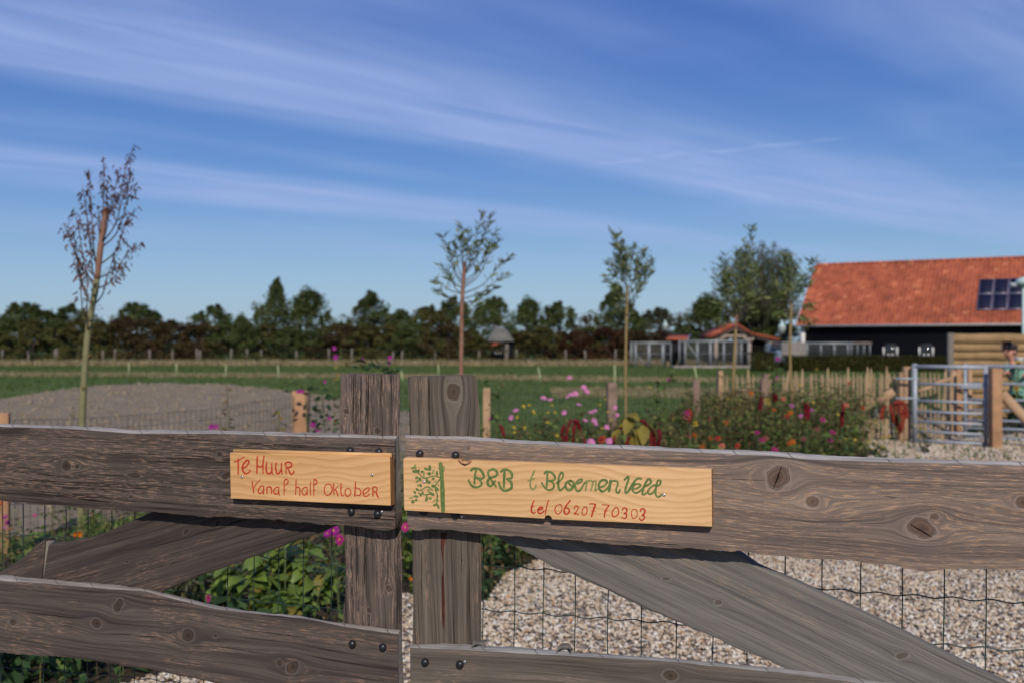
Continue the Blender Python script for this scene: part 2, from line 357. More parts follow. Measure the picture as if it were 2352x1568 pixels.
M['greypost'] = simple('grey_field_post', (.16, .145, .125), .9, var=.3)
M['picket'] = simple('split_chestnut', (.34, .25, .15), .85, var=.35, scale=7)
M['galv'] = simple('galvanised_steel', (.31, .345, .40), .5, 0.15, var=.12, scale=20)
M['plank'] = simple('tanned_plank', (.27, .175, .082), .8, var=.28, scale=4)
M['blackboard'] = simple('black_tarred_board', (.006, .006, .009), .6, var=.3, spec=.22)
M['black'] = simple('wall_and_shade_black', (.004, .004, .004), .9, var=.1, spec=.1)
M['white'] = simple('white_paint', (.62, .62, .62), .6, var=.1)
M['gutter'] = simple('zinc_gutter', (.40, .36, .36), .6, var=.15, scale=3)
M['timber'] = simple('greyed_oak_timber', (.30, .235, .20), .85, var=.2)
M['alu'] = simple('aluminium_frame', (.25, .27, .285), .5, 0.3, var=.1)
M['greyroof'] = simple('grey_roof_tile', (.19, .19, .175), .85, var=.15)
M['solar'] = simple('solar_glass', (.014, .016, .04), .6, var=.15, scale=30, spec=.1)
M['solar_frame'] = simple('solar_frame', (.32, .28, .34), .4, .5, var=.1)
M['glasspane'] = simple('dark_pane', (.03, .035, .04), .1, var=.2, spec=.6)
M['concrete'] = simple('pale_concrete', (.34, .30, .27), .9, var=.2)
M['greyboard'] = simple('grey_board', (.26, .235, .22), .85, var=.12)
M['stake'] = simple('pale_plastic_stake', (.36, .42, .22), .6, var=.1)
M['carbody'] = simple('pale_blue_car_paint', (.20, .27, .33), .3, .2, var=.05)
M['tyre'] = simple('tyre_rubber', (.02, .02, .02), .8, var=.1)
M['teal'] = simple('pale_teal_enamel', (.42, .56, .54), .4, var=.08)
M['lampglass'] = simple('milky_lamp_glass', (.34, .38, .36), .25, var=.05)
def tile_mat():
    m, t, b, _ = newmat('orange_roof_tile'); g = t.n('ShaderNodeNewGeometry'); oi = t.n('ShaderNodeObjectInfo')
    o = t.n('ShaderNodeTexCoord').outputs['Object']; pos = g.outputs['Position']
    r = t.m('FRACT', t.m('ADD', g.outputs['Random Per Island'], oi.outputs['Random']))
    c = t.ramp(r, [(0.0, (.30, .080, .045)), (0.5, (.36, .098, .054)), (0.93, (.42, .12, .062)), (1.0, (.52, .19, .10))])
    n = t.noise(pos, 0.75, 5.0, 0.65); c = t.mix(1.0, c, t.ramp(n, [(0.3, (.68, .7, .74)), (0.5, (.96, .96, .96)), (0.7, (1.2, 1.25, 1.25))]), 'MULTIPLY')
    n2 = t.noise(pos, 3.2, 4.0, 0.7); c = t.mix(t.ss(n2, .56, .72, 0, .35), c, (.26, .10, .06))
    t.put(b.inputs['Base Color'], c); b.inputs['Roughness'].default_value = 0.8; b.inputs['Specular IOR Level'].default_value = 0.2; return m
M['tile'] = tile_mat()
def mossy(name, a, bcol, sc):
    m, t, b, _ = newmat(name); n = t.noise(t.n('ShaderNodeNewGeometry').outputs['Position'], sc, 6.0, 0.65)
    n2 = t.noise(t.n('ShaderNodeNewGeometry').outputs['Position'], sc * 9, 3.0, 0.6)
    c = t.ramp(t.m('ADD', t.m('MULTIPLY', n, .65), t.m('MULTIPLY', n2, .35)), [(0.35, a), (0.65, bcol)])
    t.put(b.inputs['Base Color'], c); b.inputs['Roughness'].default_value = 0.95; b.inputs['Specular IOR Level'].default_value = 0.1
    bump(t, b, n2, .6, .03); return m
M['field'] = mossy('green_field', (.062, .100, .027), (.105, .150, .042), .35)
M['drygrass'] = mossy('dry_grass_ground', (.15, .15, .07), (.25, .23, .125), .8)
M['soil'] = mossy('turned_soil', (.18, .145, .103), (.275, .23, .167), 1.4)
M['bedsoil'] = mossy('dark_bed_soil', (.03, .024, .018), (.07, .055, .038), 3)
def gravel_ground():
    m, t, b, _ = newmat('shell_gravel_ground'); pos = t.n('ShaderNodeNewGeometry').outputs['Position']
    v = t.n('ShaderNodeTexVoronoi'); t.put(v.inputs['Vector'], pos); v.inputs['Scale'].default_value = 38
    c = t.ramp(t.sep(v.outputs['Color'])[0], [(0, (.10, .075, .055)), (.25, (.24, .18, .13)), (.55, (.38, .31, .24)), (.85, (.52, .47, .40)), (1, (.25, .24, .24))])
    c = t.mix(t.ss(v.outputs['Distance'], .35, .75), c, (.07, .05, .035))
    t.put(b.inputs['Base Color'], c); b.inputs['Roughness'].default_value = .9; bump(t, b, t.m('MULTIPLY', v.outputs['Distance'], -1.0), .8, .012); return m
M['gravelbase'] = gravel_ground()
def pebble():
    m, t, b, _ = newmat('shell_gravel'); r = t.n('ShaderNodeNewGeometry').outputs['Random Per Island']
    c = t.ramp(r, [(0, (.17, .13, .10)), (.03, (.15, .14, .14)), (.06, (.37, .27, .18)), (.24, (.48, .375, .265)), (.46, (.57, .475, .36)), (.72, (.63, .56, .46)), (.90, (.68, .645, .58)), (.985, (.68, .66, .62)), (.994, (.46, .22, .09))])
    n = t.noise(t.n('ShaderNodeNewGeometry').outputs['Position'], 160, 3.0); c = t.mix(1.0, c, t.ramp(n, [(.3, (.8, .78, .76)), (.7, (1.1, 1.1, 1.1))]), 'MULTIPLY')
    t.put(b.inputs['Base Color'], c); b.inputs['Roughness'].default_value = .6; b.inputs['Specular IOR Level'].default_value = .3; return m
M['pebble'] = pebble()
M['leaf_dark'] = foliage('dark_green_leaf', [(0.059, 0.084, 0.032), (0.099, 0.13, 0.047), (0.147, 0.18, 0.067)])
M['leaf_olive'] = foliage('olive_leaf', [(0.07, 0.077, 0.028), (0.116, 0.116, 0.041), (0.176, 0.167, 0.063)])
M['leaf_brown'] = foliage('browning_leaf', [(0.058, 0.046, 0.022), (0.09, 0.07, 0.032), (0.125, 0.098, 0.045)])
M['leaf_red'] = foliage('reddish_leaf', [(0.066, 0.032, 0.019), (0.095, 0.044, 0.025), (0.095, 0.068, 0.034)])
M['leaf_willow'] = foliage('grey_green_willow_leaf', [(.065, .075, .045), (.11, .12, .072), (.17, .18, .115)])
M['leaf_sap'] = foliage('sapling_leaf', [(0.078, 0.111, 0.039), (0.156, 0.202, 0.075), (0.286, 0.299, 0.143)])
M['leaf_dead'] = foliage('withered_leaf', [(0.052, 0.025, 0.023), (0.098, 0.044, 0.039), (0.149, 0.075, 0.06)], transl=.15)
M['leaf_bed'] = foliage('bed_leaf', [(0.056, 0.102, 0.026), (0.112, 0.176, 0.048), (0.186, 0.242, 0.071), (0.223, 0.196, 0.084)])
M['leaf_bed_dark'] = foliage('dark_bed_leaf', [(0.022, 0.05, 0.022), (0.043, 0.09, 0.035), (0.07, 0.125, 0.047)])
M['leaf_broad'] = foliage('broad_garden_leaf', [(0.072, 0.137, 0.029), (0.124, 0.202, 0.044), (0.195, 0.247, 0.058)], rough=.4, transl=.3, spec=.4)
M['leaf_yel'] = foliage('yellow_green_leaf', [(.16, .17, .03), (.24, .21, .045), (.26, .16, .05)], transl=.35)
M['leaf_dry'] = foliage('dry_stalk', [(0.115, 0.083, 0.041), (0.196, 0.149, 0.081), (0.138, 0.069, 0.04)], transl=.15)
M['grass_dry'] = foliage('dry_grass_blade', [(.17, .145, .07), (.28, .235, .13), (.36, .32, .22)], transl=.2)
M['grass_green'] = foliage('field_grass_blade', [(.045, .085, .022), (.075, .125, .034), (.115, .155, .055)], transl=.2)
M['hedge'] = foliage('hedge_leaf', [(0.026, 0.03, 0.008), (0.045, 0.048, 0.014), (0.062, 0.062, 0.02)])
M['bark'] = simple('grey_bark', (.14, .12, .095), .9, var=.35, scale=12)
M['sapbark'] = simple('olive_sapling_bark', (.185, .175, .085), .75, var=.22, scale=14)
M['sapbark_red'] = simple('red_brown_sapling_bark', (.22, .115, .075), .75, var=.25, scale=16)
M['sapbark_tan'] = simple('tan_sapling_bark', (.24, .17, .07), .75, var=.22, scale=14)
M['twig'] = simple('dark_twig', (.07, .05, .045), .8, var=.2)
M['stem'] = simple('green_stem', (.075, .10, .03), .7, var=.25, scale=30)
def petal(name, cols): return foliage(name, cols, rough=.6, transl=.25)
M['p_pink'] = petal('lilac_pink_petal', [(0.493, 0.145, 0.374), (0.595, 0.221, 0.476)]); M['p_magenta'] = petal('magenta_petal', [(0.34, 0.017, 0.145), (0.527, 0.043, 0.281)])
M['p_purple'] = petal('purple_petal', [(0.221, 0.013, 0.178), (0.357, 0.025, 0.272)]); M['p_red'] = petal('red_petal', [(.34, .04, .03), (.46, .08, .05)])
M['p_orange'] = petal('orange_petal', [(0.425, 0.085, 0.013), (0.527, 0.17, 0.017)]); M['p_yellow'] = petal('yellow_petal', [(0.378, 0.27, 0.018), (0.495, 0.378, 0.045)])
M['p_salmon'] = petal('salmon_petal', [(0.496, 0.128, 0.088), (0.56, 0.24, 0.16)]); M['p_dull'] = petal('dull_rose_petal', [(.25, .05, .06), (.35, .11, .11)])
M['p_amar'] = petal('dark_red_tassel', [(.15, .008, .015), (.25, .014, .026)]); M['p_white'] = petal('cream_petal', [(.6, .55, .45), (.65, .6, .5)])
M['p_rust'] = petal('rust_red_tassel', [(.24, .03, .02), (.36, .07, .04)])
M['centre'] = simple('flower_centre', (.55, .32, .02), .8); M['centre_dk'] = simple('dark_flower_centre', (.07, .02, .015), .8)

# ------------------------------------------------------------------ the wooden double gate
GA = radians(18.7); EU = np.array((cos(GA), -sin(GA), 0)); ED = np.array((sin(GA), cos(GA), 0)); GO = np.array((0, 1.95, 0))
def G(px, py, d=0.0):
    """picture point -> (u, d, z) on the gate's own vertical plane"""
    r = np.array(((px - CX) / F, 1.0, (CY - py) / F)); t = (GO @ ED + d) / (r @ ED); p = t * r
    return np.array(((p - GO) @ EU, d, p[2] + EYE))
def resample(P, n):
    P = np.asarray(P, float); L = np.concatenate([[0], np.cumsum(np.linalg.norm(np.diff(P, axis=0), axis=1))]); L /= L[-1]
    f = np.linspace(0, 1, n); o = np.stack([np.interp(f, L, P[:, k]) for k in range(P.shape[1])], 1)
    k = max(1, n // 60)                                    # soften the corners of the traced edge
    if k > 1:
        ker = np.hanning(2 * k + 1); ker /= ker.sum()
        for c in range(o.shape[1]):
            e = np.concatenate([2 * o[0, c] - o[k:0:-1, c], o[:, c], 2 * o[-1, c] - o[-2:-k - 2:-1, c]]); o[:, c] = np.convolve(e, ker, 'valid')
    return o
def board(name, parent, bot, top, back, d0, th, mat, knots=(), seed=0, res=0.0045, jag=0.0016, taper=0.0, relief=0.0006):
    """a sawn board between two traced edges; back = upper edge of its waney bevel (or None)"""
    Bp = np.array([G(x, y, d0)[[0, 2]] for x, y in bot]); Tp = np.array([G(x, y, d0)[[0, 2]] for x, y in top])
    L = np.linalg.norm(Tp[-1] - Tp[0]); n = int(L / res) + 2; wdt = np.linalg.norm(Tp[len(Tp) // 2] - Bp[len(Bp) // 2]); k = max(6, int(wdt / res))
    B = resample(Bp, n); T = resample(Tp, n)
    ax = (T[-1] - T[0] + B[-1] - B[0]); ax /= np.linalg.norm(ax); nr = np.array((-ax[1], ax[0]))
    if (T[0] - B[0]) @ nr < 0: nr = -nr
    s = T @ ax
    B = B + nr * (jag * (fbm(s * 28, 0 * s, seed + 1, 4) + 0.9 * np.floor(fbm(s * 9, 0 * s + 3, seed + 5, 2) * 2) * .8))[:, None]
    T = T + nr * (jag * .35 * fbm(s * 22, 0 * s + 9, seed + 2, 4))[:, None]
    j = np.linspace(0, 1, k); j = (j - .5) * (1 - .0) + .5
    P = B[:, None] * (1 - j)[None, :, None] + T[:, None] * j[None, :, None]         # n,k,2
    S = P @ ax; Tt = P @ nr
    psi = Tt + .0042 * fbm(S * 1.8, Tt * 5, seed + 11, 2) + .0004 * fbm(S * 12, Tt * 30, seed + 13, 2); kn = np.zeros_like(psi)
    for (kx, ky, kr, *ang) in knots:
        kc = G(kx, ky, d0)[[0, 2]]; r = kr / F * 1.95; ks, kt = kc @ ax, kc @ nr
        ds = S - ks; dt = Tt - kt; wob = 1 + .28 * vn(S * 45, Tt * 55, seed + 3) + .12 * vn(S * 130, Tt * 130, seed + 4)
        rr2 = ((ds / 1.9) ** 2 + dt ** 2) / (1.05 * r) ** 2
        psi = psi - dt / np.maximum(rr2, 1.0) * .92
        a = ang[0] if ang else 0.0; e = ang[1] if len(ang) > 1 else 1.25
        da = ds * cos(a) + dt * sin(a); db = -ds * sin(a) + dt * cos(a)
        rk = np.sqrt((da / e) ** 2 + db ** 2) / (r * wob); kn = np.maximum(kn, np.clip(1.08 - rk, 0, 1))
    edge = np.minimum(np.arange(k), np.arange(k)[::-1]) * (wdt / k)
    D = d0 + relief * fbm(S * 5, psi * 120, seed + 21, 3) + relief * 1.5 * fbm(S * 1.5, psi * 18, seed + 22, 2) + .002 * np.exp(-edge / .003)[None] + .0022 * np.clip(kn - .05, 0, .5) - .001 * kn
    rings = [np.stack([P[..., 0], D, P[..., 1]], -1)]; gv = [np.stack([S, psi, 0 * S], -1)]; kv = [kn]
    if back is not None:
        K = resample(np.array([G(x, y, d0 + th)[[0, 2]] for x, y in back]), n)
        K = K + nr * (jag * .6 * fbm(s * 30, 0 * s + 4, seed + 7, 3))[:, None]
    else: K = T - nr * (.001 + taper)
    nb = 6
    for q in range(1, nb + 1):
        f = q / nb; bl = T * (1 - f) + K * f; bulge = sin(pi * f) * .0025
        bl = bl + nr * (bulge + (.0005 * fbm(s * 30, f * 3 + 0 * s, seed + 8, 3) if back is not None and q < nb else 0 * s))[:, None]
        rings.append(np.stack([bl[:, 0], d0 + th * f + 0 * s, bl[:, 1]], -1)[:, None])
        gv.append(np.stack([s, s * 0 + T @ nr + f * th, s * 0 + (0.3 + f if back is not None else .04)], -1)[:, None]); kv.append(np.zeros((n, 1)))
    mid = B + nr * .0; rings.append(np.stack([mid[:, 0], d0 + th + 0 * s, mid[:, 1]], -1)[:, None]); gv.append(np.stack([s, B @ nr - th, 0 * s], -1)[:, None]); kv.append(np.zeros((n, 1)))
    V = np.concatenate(rings, 1); Gv = np.concatenate(gv, 1); Kv = np.concatenate(kv, 1); m = V.shape[1]
    i = np.arange(n - 1)[:, None] * m; jj = np.arange(m)[None]; jk = (jj + 1) % m
    # orientation: want outward normals (front faces towards -d)
    q4 = np.stack([i + jj, i + m + jj, i + m + jk, i + jk], -1).reshape(-1, 4)
    # end caps: fans built from strips front->back
    caps = []
    for base, fl in ((0, False), ((n - 1) * m, True)):
        idx = base + np.arange(m); caps.append(idx[::-1] if not fl else idx)
    if ax[0] < 0 or (abs(ax[0]) < .3 and np.cross(np.array((*ax, 0)), np.array((*nr, 0)))[2] < 0):
        q4 = q4[:, ::-1]; caps = [c[::-1] for c in caps]
    mb = MB(); mb.add(V.reshape(-1, 3), [q4] + [c[::-1] for c in caps]); mb.at = {'grain': ('FLOAT_VECTOR', Gv.reshape(-1, 3)), 'knot': ('FLOAT', Kv.reshape(-1))}
    o = mb.build(name, mat, parent, smooth=True)
    me = o.data; bm = bmesh.new(); bm.from_mesh(me)
    for e in bm.edges:
        if len(e.link_faces) == 2 and (len(e.link_faces[0].verts) > 4 or len(e.link_faces[1].verts) > 4 or e.calc_face_angle(0) > .7): e.smooth = False
    bm.to_mesh(me); bm.free()
    return o

leafL = empty('gate_leaf', GO, 'left leaf of the weathered wooden gate, carrying the short pine sign', 'gate', 'leaves of the weathered wooden gate', -GA)
leafR = empty('gate_leaf', GO, 'right leaf of the weathered wooden gate, carrying the long pine sign', 'gate', 'leaves of the weathered wooden gate', -GA)

LT_back = [(-120, 966), (0, 972), (156, 977), (312, 986), (531, 988.5), (646, 991.5), (735, 994), (917, 1000)]
LT_top = [(-120, 973), (0, 980), (156, 985), (312, 996), (531, 996.5), (646, 1001), (802, 1005.5), (907, 1008.5)]
LT_bot = [(-120, 1136), (0, 1149), (195, 1164), (312, 1174), (400, 1178), (469, 1184), (620, 1192), (735, 1201), (802, 1208), (860, 1214), (895, 1216), (907, 1212)]
board('top_rail', leafL, LT_bot, LT_top, LT_back, 0.0, .036, M['rail_left'],
      [(152, 1068, 15), (178, 1070, 8), (505, 1042, 9), (520, 1092, 10, .3, 2.2), (305, 1090, 9, 0, 3.0), (300, 1140, 5)], 3)
RT_back = [(931, 998), (1010, 1000), (1085, 1001), (1254, 1012.8), (1430, 1020.6), (1531, 1025), (1678, 1032), (1775, 1035), (1815, 1038), (1854, 1043), (2070, 1051), (2352, 1059), (2480, 1063)]
RT_top = [(931, 1005), (1040, 1009), (1119, 1013), (1254, 1022), (1390, 1029), (1531, 1036), (1678, 1044), (1775, 1048), (1854, 1055), (2070, 1062), (2352, 1070), (2480, 1074)]
RT_bot = [(936, 1206), (948, 1216), (966, 1213), (1102, 1222), (1180, 1228), (1275, 1236), (1330, 1243), (1491, 1253), (1600, 1259), (1693, 1269), (1890, 1281), (1990, 1289), (2052, 1296), (2090, 1304), (2124, 1310), (2160, 1305), (2196, 1302), (2352, 1310), (2480, 1316)]
board('top_rail', leafR, RT_bot, RT_top, RT_back, 0.0, .036, M['rail_right'],
      [(1787, 1095, 26, 1.05, 1.35), (1866, 1151, 17, 0, 1.15), (2122, 1212, 24, -.45, 1.6), (2147, 1185, 12), (2350, 1152, 14), (1010, 1190, 6), (1075, 1030, 5)], 7)
LB_back = [(-120, 1312), (0, 1319), (167, 1333.5), (271, 1342), (333, 1352), (417, 1369), (500, 1390), (583, 1404.5), (687, 1413), (750, 1425), (833, 1436), (921, 1446)]
LB_top = [(-120, 1325), (0, 1334), (125, 1342), (250, 1353), (325, 1357), (417, 1381), (500, 1400), (625, 1413), (700, 1420), (792, 1440), (914, 1457)]
LB_bot = [(-120, 1488), (0, 1496), (167, 1509), (333, 1532), (458, 1560), (541, 1581), (700, 1605), (914, 1640)]
board('bottom_rail', leafL, LB_bot, LB_top, LB_back, 0.0, .036, M['rail_low'],
      [(272, 1388, 15, .9, 1.5), (221, 1430, 15), (432, 1458, 19, .4, 1.1), (495, 1459, 8), (672, 1531, 18, .9, 1.3), (641, 1522, 10), (30, 1428, 12), (0, 1376, 5)], 13)
RB_back = [(942, 1478), (1067, 1478), (1216, 1487), (1331, 1497), (1531, 1509), (1711, 1525.5), (1804, 1534.5), (1980, 1557), (2200, 1580), (2480, 1608)]
RB_top = [(942, 1488.5), (1067, 1494), (1196, 1502), (1433, 1513), (1531, 1520), (1654, 1531), (1804, 1548), (1980, 1570), (2200, 1594), (2480, 1622)]
RB_bot = [(944, 1690), (1196, 1705), (1433, 1715), (1654, 1735), (1980, 1770), (2480, 1820)]
board('bottom_rail', leafR, RB_bot, RB_top, RB_back, 0.0, .036, M['rail_low_r'], [(1540, 1552, 16), (1250, 1600, 14)], 17)
# uprights stand behind the rails
LP_l = [(780, 858), (781, 900), (779, 935), (781, 952), (783, 990), (789, 1060), (790, 1220), (793, 1290), (790, 1385), (787, 1390), (787, 1500), (790, 1800)]
LP_r = [(917, 860), (918, 920), (917, 960), (914, 995), (919, 1100), (920, 1210), (923, 1300), (922, 1400), (922, 1500), (925, 1800)]
board('upright', leafL, LP_l, LP_r, None, .038, .05, M['post_l'], [(794, 944, 8, 0, .9), (867, 988, 8), (893, 1349, 10, 1.2, 1.1), (848, 1400, 6, 0, 1.5), (870, 1232, 7)], 23, jag=.0007, taper=.025)
RP_l = [(936, 864), (936, 900), (938, 935), (940, 1000), (944, 1100), (947, 1230), (948, 1400), (948, 1480), (952, 1800)]
RP_r = [(1092, 862), (1096, 880), (1098, 915), (1102, 950), (1101, 985), (1100, 1010), (1103, 1230), (1105, 1300), (1105, 1480), (1108, 1800)]
board('upright', leafR, RP_l, RP_r, None, .038, .05, M['post_r'], [(1043, 899, 23, 0, 1.15), (1062, 1287, 4), (1150, 1330, 4)], 29, jag=.0007, taper=.03)
m_, t_, b_, _ = newmat('resin_streak'); n_ = t_.noise(objco(t_), 60, 4.0); t_.put(b_.inputs['Base Color'], t_.ramp(n_, [(.3, (.07, .018, .010)), (.7, (.14, .045, .025))])); b_.inputs['Roughness'].default_value = .5
rs = [(1012, 1222), (1031, 1222), (1029, 1290), (1026, 1320), (1030, 1400), (1026, 1445), (1021, 1452), (1016, 1430), (1014, 1330), (1018, 1300), (1013, 1260)]
MB().prism([G(x, y, .0375) for x, y in rs], (0, .004, 0)).build('resin_streak', m_, leafR)
# braces
board('brace', leafL, [(96, 1348), (112, 1360), (358, 1357), (542, 1292), (650, 1248), (750, 1213), (850, 1172)],
      [(112, 1250), (150, 1247), (200, 1237), (240, 1224), (337, 1180), (480, 1118), (620, 1060)], None, .038, .034, M['brace_l'],
      [(500, 1200, 7, .5, 1.6), (428, 1219, 7, .5, 1.7), (404, 1378, 3), (290, 1290, 5)], 37)
board('brace_stub', leafL, [(-120, 1395), (0, 1352), (60, 1350), (92, 1348)], [(-120, 1352), (0, 1313), (62, 1272), (84, 1250), (104, 1240)], None, .042, .034, M['brace_l'], [], 41)
MB().prism([G(x, y, .046) for x, y in [(92, 1345), (104, 1240), (111, 1245), (108, 1300), (102, 1345)]], (0, .026, 0)).build('brace_splinter', M['greypost'], leafL)
board('brace', leafR, [(1060, 1190), (1125, 1227), (1253, 1289), (1399, 1353), (1531, 1414), (1654, 1470), (1800, 1530), (1990, 1612), (2300, 1750)],
      [(1330, 1095), (1480, 1165), (1600, 1222), (1700, 1272), (1742, 1302), (1850, 1347), (2000, 1417), (2150, 1492), (2300, 1566), (2480, 1655)], None, .038, .034, M['brace_r'],
      [(1650, 1382, 10, .4, 1.2), (2072, 1504, 8, .8, 1.8), (1530, 1328, 5, .4, 2)], 43)
# bark shreds on the low right rail
for k, (x, y, L) in enumerate([(1300, 1494, 34), (1105, 1484, 30), (1720, 1534, 30), (1580, 1521, 24)]):
    g = G(x, y, .03); n = 9; uu = np.linspace(-1, 1, n) * L / F * 1.9 / 2
    pr = np.stack([g[0] + uu, .012 + .02 * (1 - (uu / uu[-1]) ** 2), g[2] + .006 * np.cos(uu * 60 + k) + 0 * uu], 1); mbk = MB(); v = np.concatenate([pr + (0, -.004, -.003), pr + (0, .008, .007), pr + (0, .011, .002)])
    i = np.arange(n - 1); mbk.add(v, [np.stack([i, i + 1, i + n + 1, i + n], 1), np.stack([i + n, i + n + 1, i + 2 * n + 1, i + 2 * n], 1), np.stack([i + 2 * n, i + 2 * n + 1, i + 1, i], 1)])
    mbk.build('bark_shred', M['brace_r'], leafR)
# cracks in knots and along the grain: dark slivers painted for their shaded depth
def crack(leaf, x0, y0, x1, y1, wd, d=-.0008, nm='crack'):
    n = 9; f = np.linspace(0, 1, n); k = .8 * vn(f * 6 + x0, f * 0, 3); L_ = math.hypot(x1 - x0, y1 - y0); nx, ny = -(y1 - y0) / L_, (x1 - x0) / L_
    cx_ = x0 + (x1 - x0) * f + nx * k; cy_ = y0 + (y1 - y0) * f + ny * k; h = wd * .5 * np.sin(pi * np.clip(f, .03, .97)) ** .7
    MB().prism([G(a + nx * q, b + ny * q, d) for a, b, q in zip(cx_, cy_, h)] + [G(a - nx * q, b - ny * q, d) for a, b, q in zip(cx_[::-1], cy_[::-1], h[::-1])], (0, .003, 0)).build(nm, M['crack'], leaf)
M['crack'] = simple('dark_crack', (.014, .010, .008), .95, spec=.05)
for c in ((1797, 1068, 1776, 1121, 3.4), (2092, 1203, 2140, 1232, 3.0), (2030, 1139, 2062, 1141, 1.6), (1046, 1056, 1062, 1048, 1.5), (1290, 1238, 1340, 1242, 1.8), (1500, 1246, 1560, 1251, 1.6), (1680, 1100, 1760, 1102, 1.2)): crack(leafR, *c)
for c in ((175, 1143, 255, 1153, 2.6), (822, 1019, 905, 1023, 1.8), (820, 1186, 905, 1192, 1.8), (310, 1112, 400, 1118, 1.8), (40, 1100, 190, 1108, 1.6), (380, 1050, 500, 1053, 1.4), (265, 1040, 372, 1043, 1.3), (60, 1405, 190, 1420, 1.7), (480, 1480, 620, 1502, 1.5), (560, 1445, 700, 1462, 1.2)): crack(leafL, *c)
for x, y0, y1 in ((812, 860, 985), (829, 862, 970), (846, 860, 990), (876, 862, 940), (887, 870, 985), (838, 1235, 1340)): crack(leafL, x, y0, x - 2, y1, 1.6, .0372)
for x, y0, y1 in ((968, 1250, 1420), (985, 870, 940), (1060, 1240, 1330), (1078, 1300, 1470)): crack(leafR, x, y0, x + 1, y1, 1.2, .0372)
# bolt heads
RX = np.array([[1, 0, 0], [0, 0, -1], [0, 1, 0.]])      # lathe axis +z -> -d
prof = [(.0078, .0), (.0082, .0015), (.0078, .0042), (.0062, .0066), (.0036, .0082), (.0004, .0088)]
dome = MB().lathe(prof, 18, R=RX).mesh('bolt', M['bolt'], True)
for leaf, pts in ((leafL, [(805, 1034), (871, 1037), (808, 1173), (868, 1179), (810, 1477), (880, 1484.5)]), (leafR, [(965, 1041), (1047, 1044.5), (973, 1174), (1047, 1181), (977, 1519), (1057, 1524)])):
    for x, y in pts:
        g = G(x, y, -.0006); linked('bolt', dome, leaf, g, sc=1.0)
sc_me = MB().lathe([(.0030, 0), (.0032, .0006), (.0024, .0014), (.0008, .0016), (.0003, .0009)], 12, R=RX).mesh('screw', M['screw'], True)
for leaf, x, y in ((leafL, 877, 1174), (leafR, 1061, 1185), (leafR, 1067, 1519)): linked('screw', sc_me, leaf, G(x, y, -.001))
# wire mesh stapled behind each leaf
def wpoly(pts, d, amp, per, seed, n=60):
    P = resample(np.array([G(x, y, d) for x, y in pts]), n); s = np.linspace(0, 1, n) * np.linalg.norm(P[-1] - P[0])
    P[:, 2] += amp * np.sin(s / per * 2 * pi + seed); P[:, 0] += .0015 * vn(s * 9, s * 0, seed); P[:, 2] += .002 * vn(s * 5, s * 0 + 5, seed); return P
mr = MB()
for k, x in enumerate([1109, 1181, 1249, 1323, 1398, 1475, 1556, 1638, 1719, 1804, 1888, 1978, 2072, 2168, 2267, 2366]):
    kink = [(x + 1.5, 1190), (x, 1330), (x - 1 + 3 * vn(k * 3.3, 0, 1), 1400), (x - 2, 1500), (x - 4 + 2 * vn(k * 2.2, 0, 5), 1680)]
    mr.tube(wpoly(kink, .12, 0, 1, k, 26), .0012, 5)
for k, (y0, y1) in enumerate([(1297, 1385), (1398, 1497), (1200, 1272), (1500, 1610)]):
    mr.tube(wpoly([(1107, y0), (1350, y0 + (y1 - y0) * .18), (1870, y0 + (y1 - y0) * .59), (2400, y1)], .12, .0022, .064, k * 1.3, 260), .0013, 5)
mr.build('wire_mesh', M['wire'], leafR, smooth=True)
ml = MB()
for k, x in enumerate([-45, 4, 53, 103, 151, 202, 256, 310, 363, 417, 471, 525, 583, 640, 698, 762]):
    ml.tube(wpoly([(x, 1100), (x + 1, 1200), (x - 1 + 3 * vn(k * 3.3, 0, 1), 1300), (x - 2, 1460), (x - 3, 1640)], .12, 0, 1, k, 26), .0012, 5)
for k, (y0, y1) in enumerate([(1217, 1302), (1318, 1404), (1424, 1510), (1527, 1612), (1120, 1195)]):
    ml.tube(wpoly([(-60, y0), (260, y0 + (y1 - y0) * .3), (540, y0 + (y1 - y0) * .62), (800, y1)], .12, .0022, .064, k * 1.3 + 1, 180), .0011, 5)
ml.build('wire_mesh', M['wire'], leafL, smooth=True)

# ------------------------------------------------------------------ the two painted pine signs
def frame_at(px, py, d):
    g = G(px, py, d); w_ = GO + EU * g[0] + ED * g[1]; w_[2] = g[2]; return w_, g
def arc(cx, cy, r, a0, a1, n=8): return [(cx + r * cos(radians(a)), cy + r * sin(radians(a))) for a in np.linspace(a0, a1, n)]
def make_sign(label, outline, tongue, mat, ctr):
    w0, g0 = frame_at(*ctr, -.021)
    root = empty('pine_sign', w0, label, 'sign', None, -GA)
    P = [G(x, y, -.021) - g0 for x, y in outline]
    bm = bmesh.new(); vs_ = [bm.verts.new(p) for p in P]; f = bm.faces.new(vs_); bm.normal_update()
    if f.normal.y > 0: f.normal_flip()
    r = bmesh.ops.extrude_face_region(bm, geom=[f]); nv = [e for e in r['geom'] if isinstance(e, bmesh.types.BMVert)]
    bmesh.ops.translate(bm, verts=nv, vec=(0, .0195, 0))
    bmesh.ops.recalc_face_normals(bm, faces=bm.faces)
    for fc in bm.faces:
        if abs(fc.normal.x) > .7: fc.material_index = 1
    front = [e for e in bm.edges if all(abs(v.co.y) < 1e-6 for v in e.verts)]
    bmesh.ops.bevel(bm, geom=front, offset=.0009, segments=2, affect='EDGES', profile=.6)
    me = bpy.data.meshes.new('sign_board'); bm.to_mesh(me); bm.free(); me.materials.append(mat); me.materials.append(M['pine_end'])
    o = bpy.data.objects.new('sign_board', me); COL.objects.link(o); o.parent = root
    if tongue:
        T = [G(x, y, -.021) - g0 for x, y in tongue]
        MB().prism([t + np.array((0, .006, 0)) for t in T], (0, .008, 0)).build('tongue', mat, root)
    return root, g0
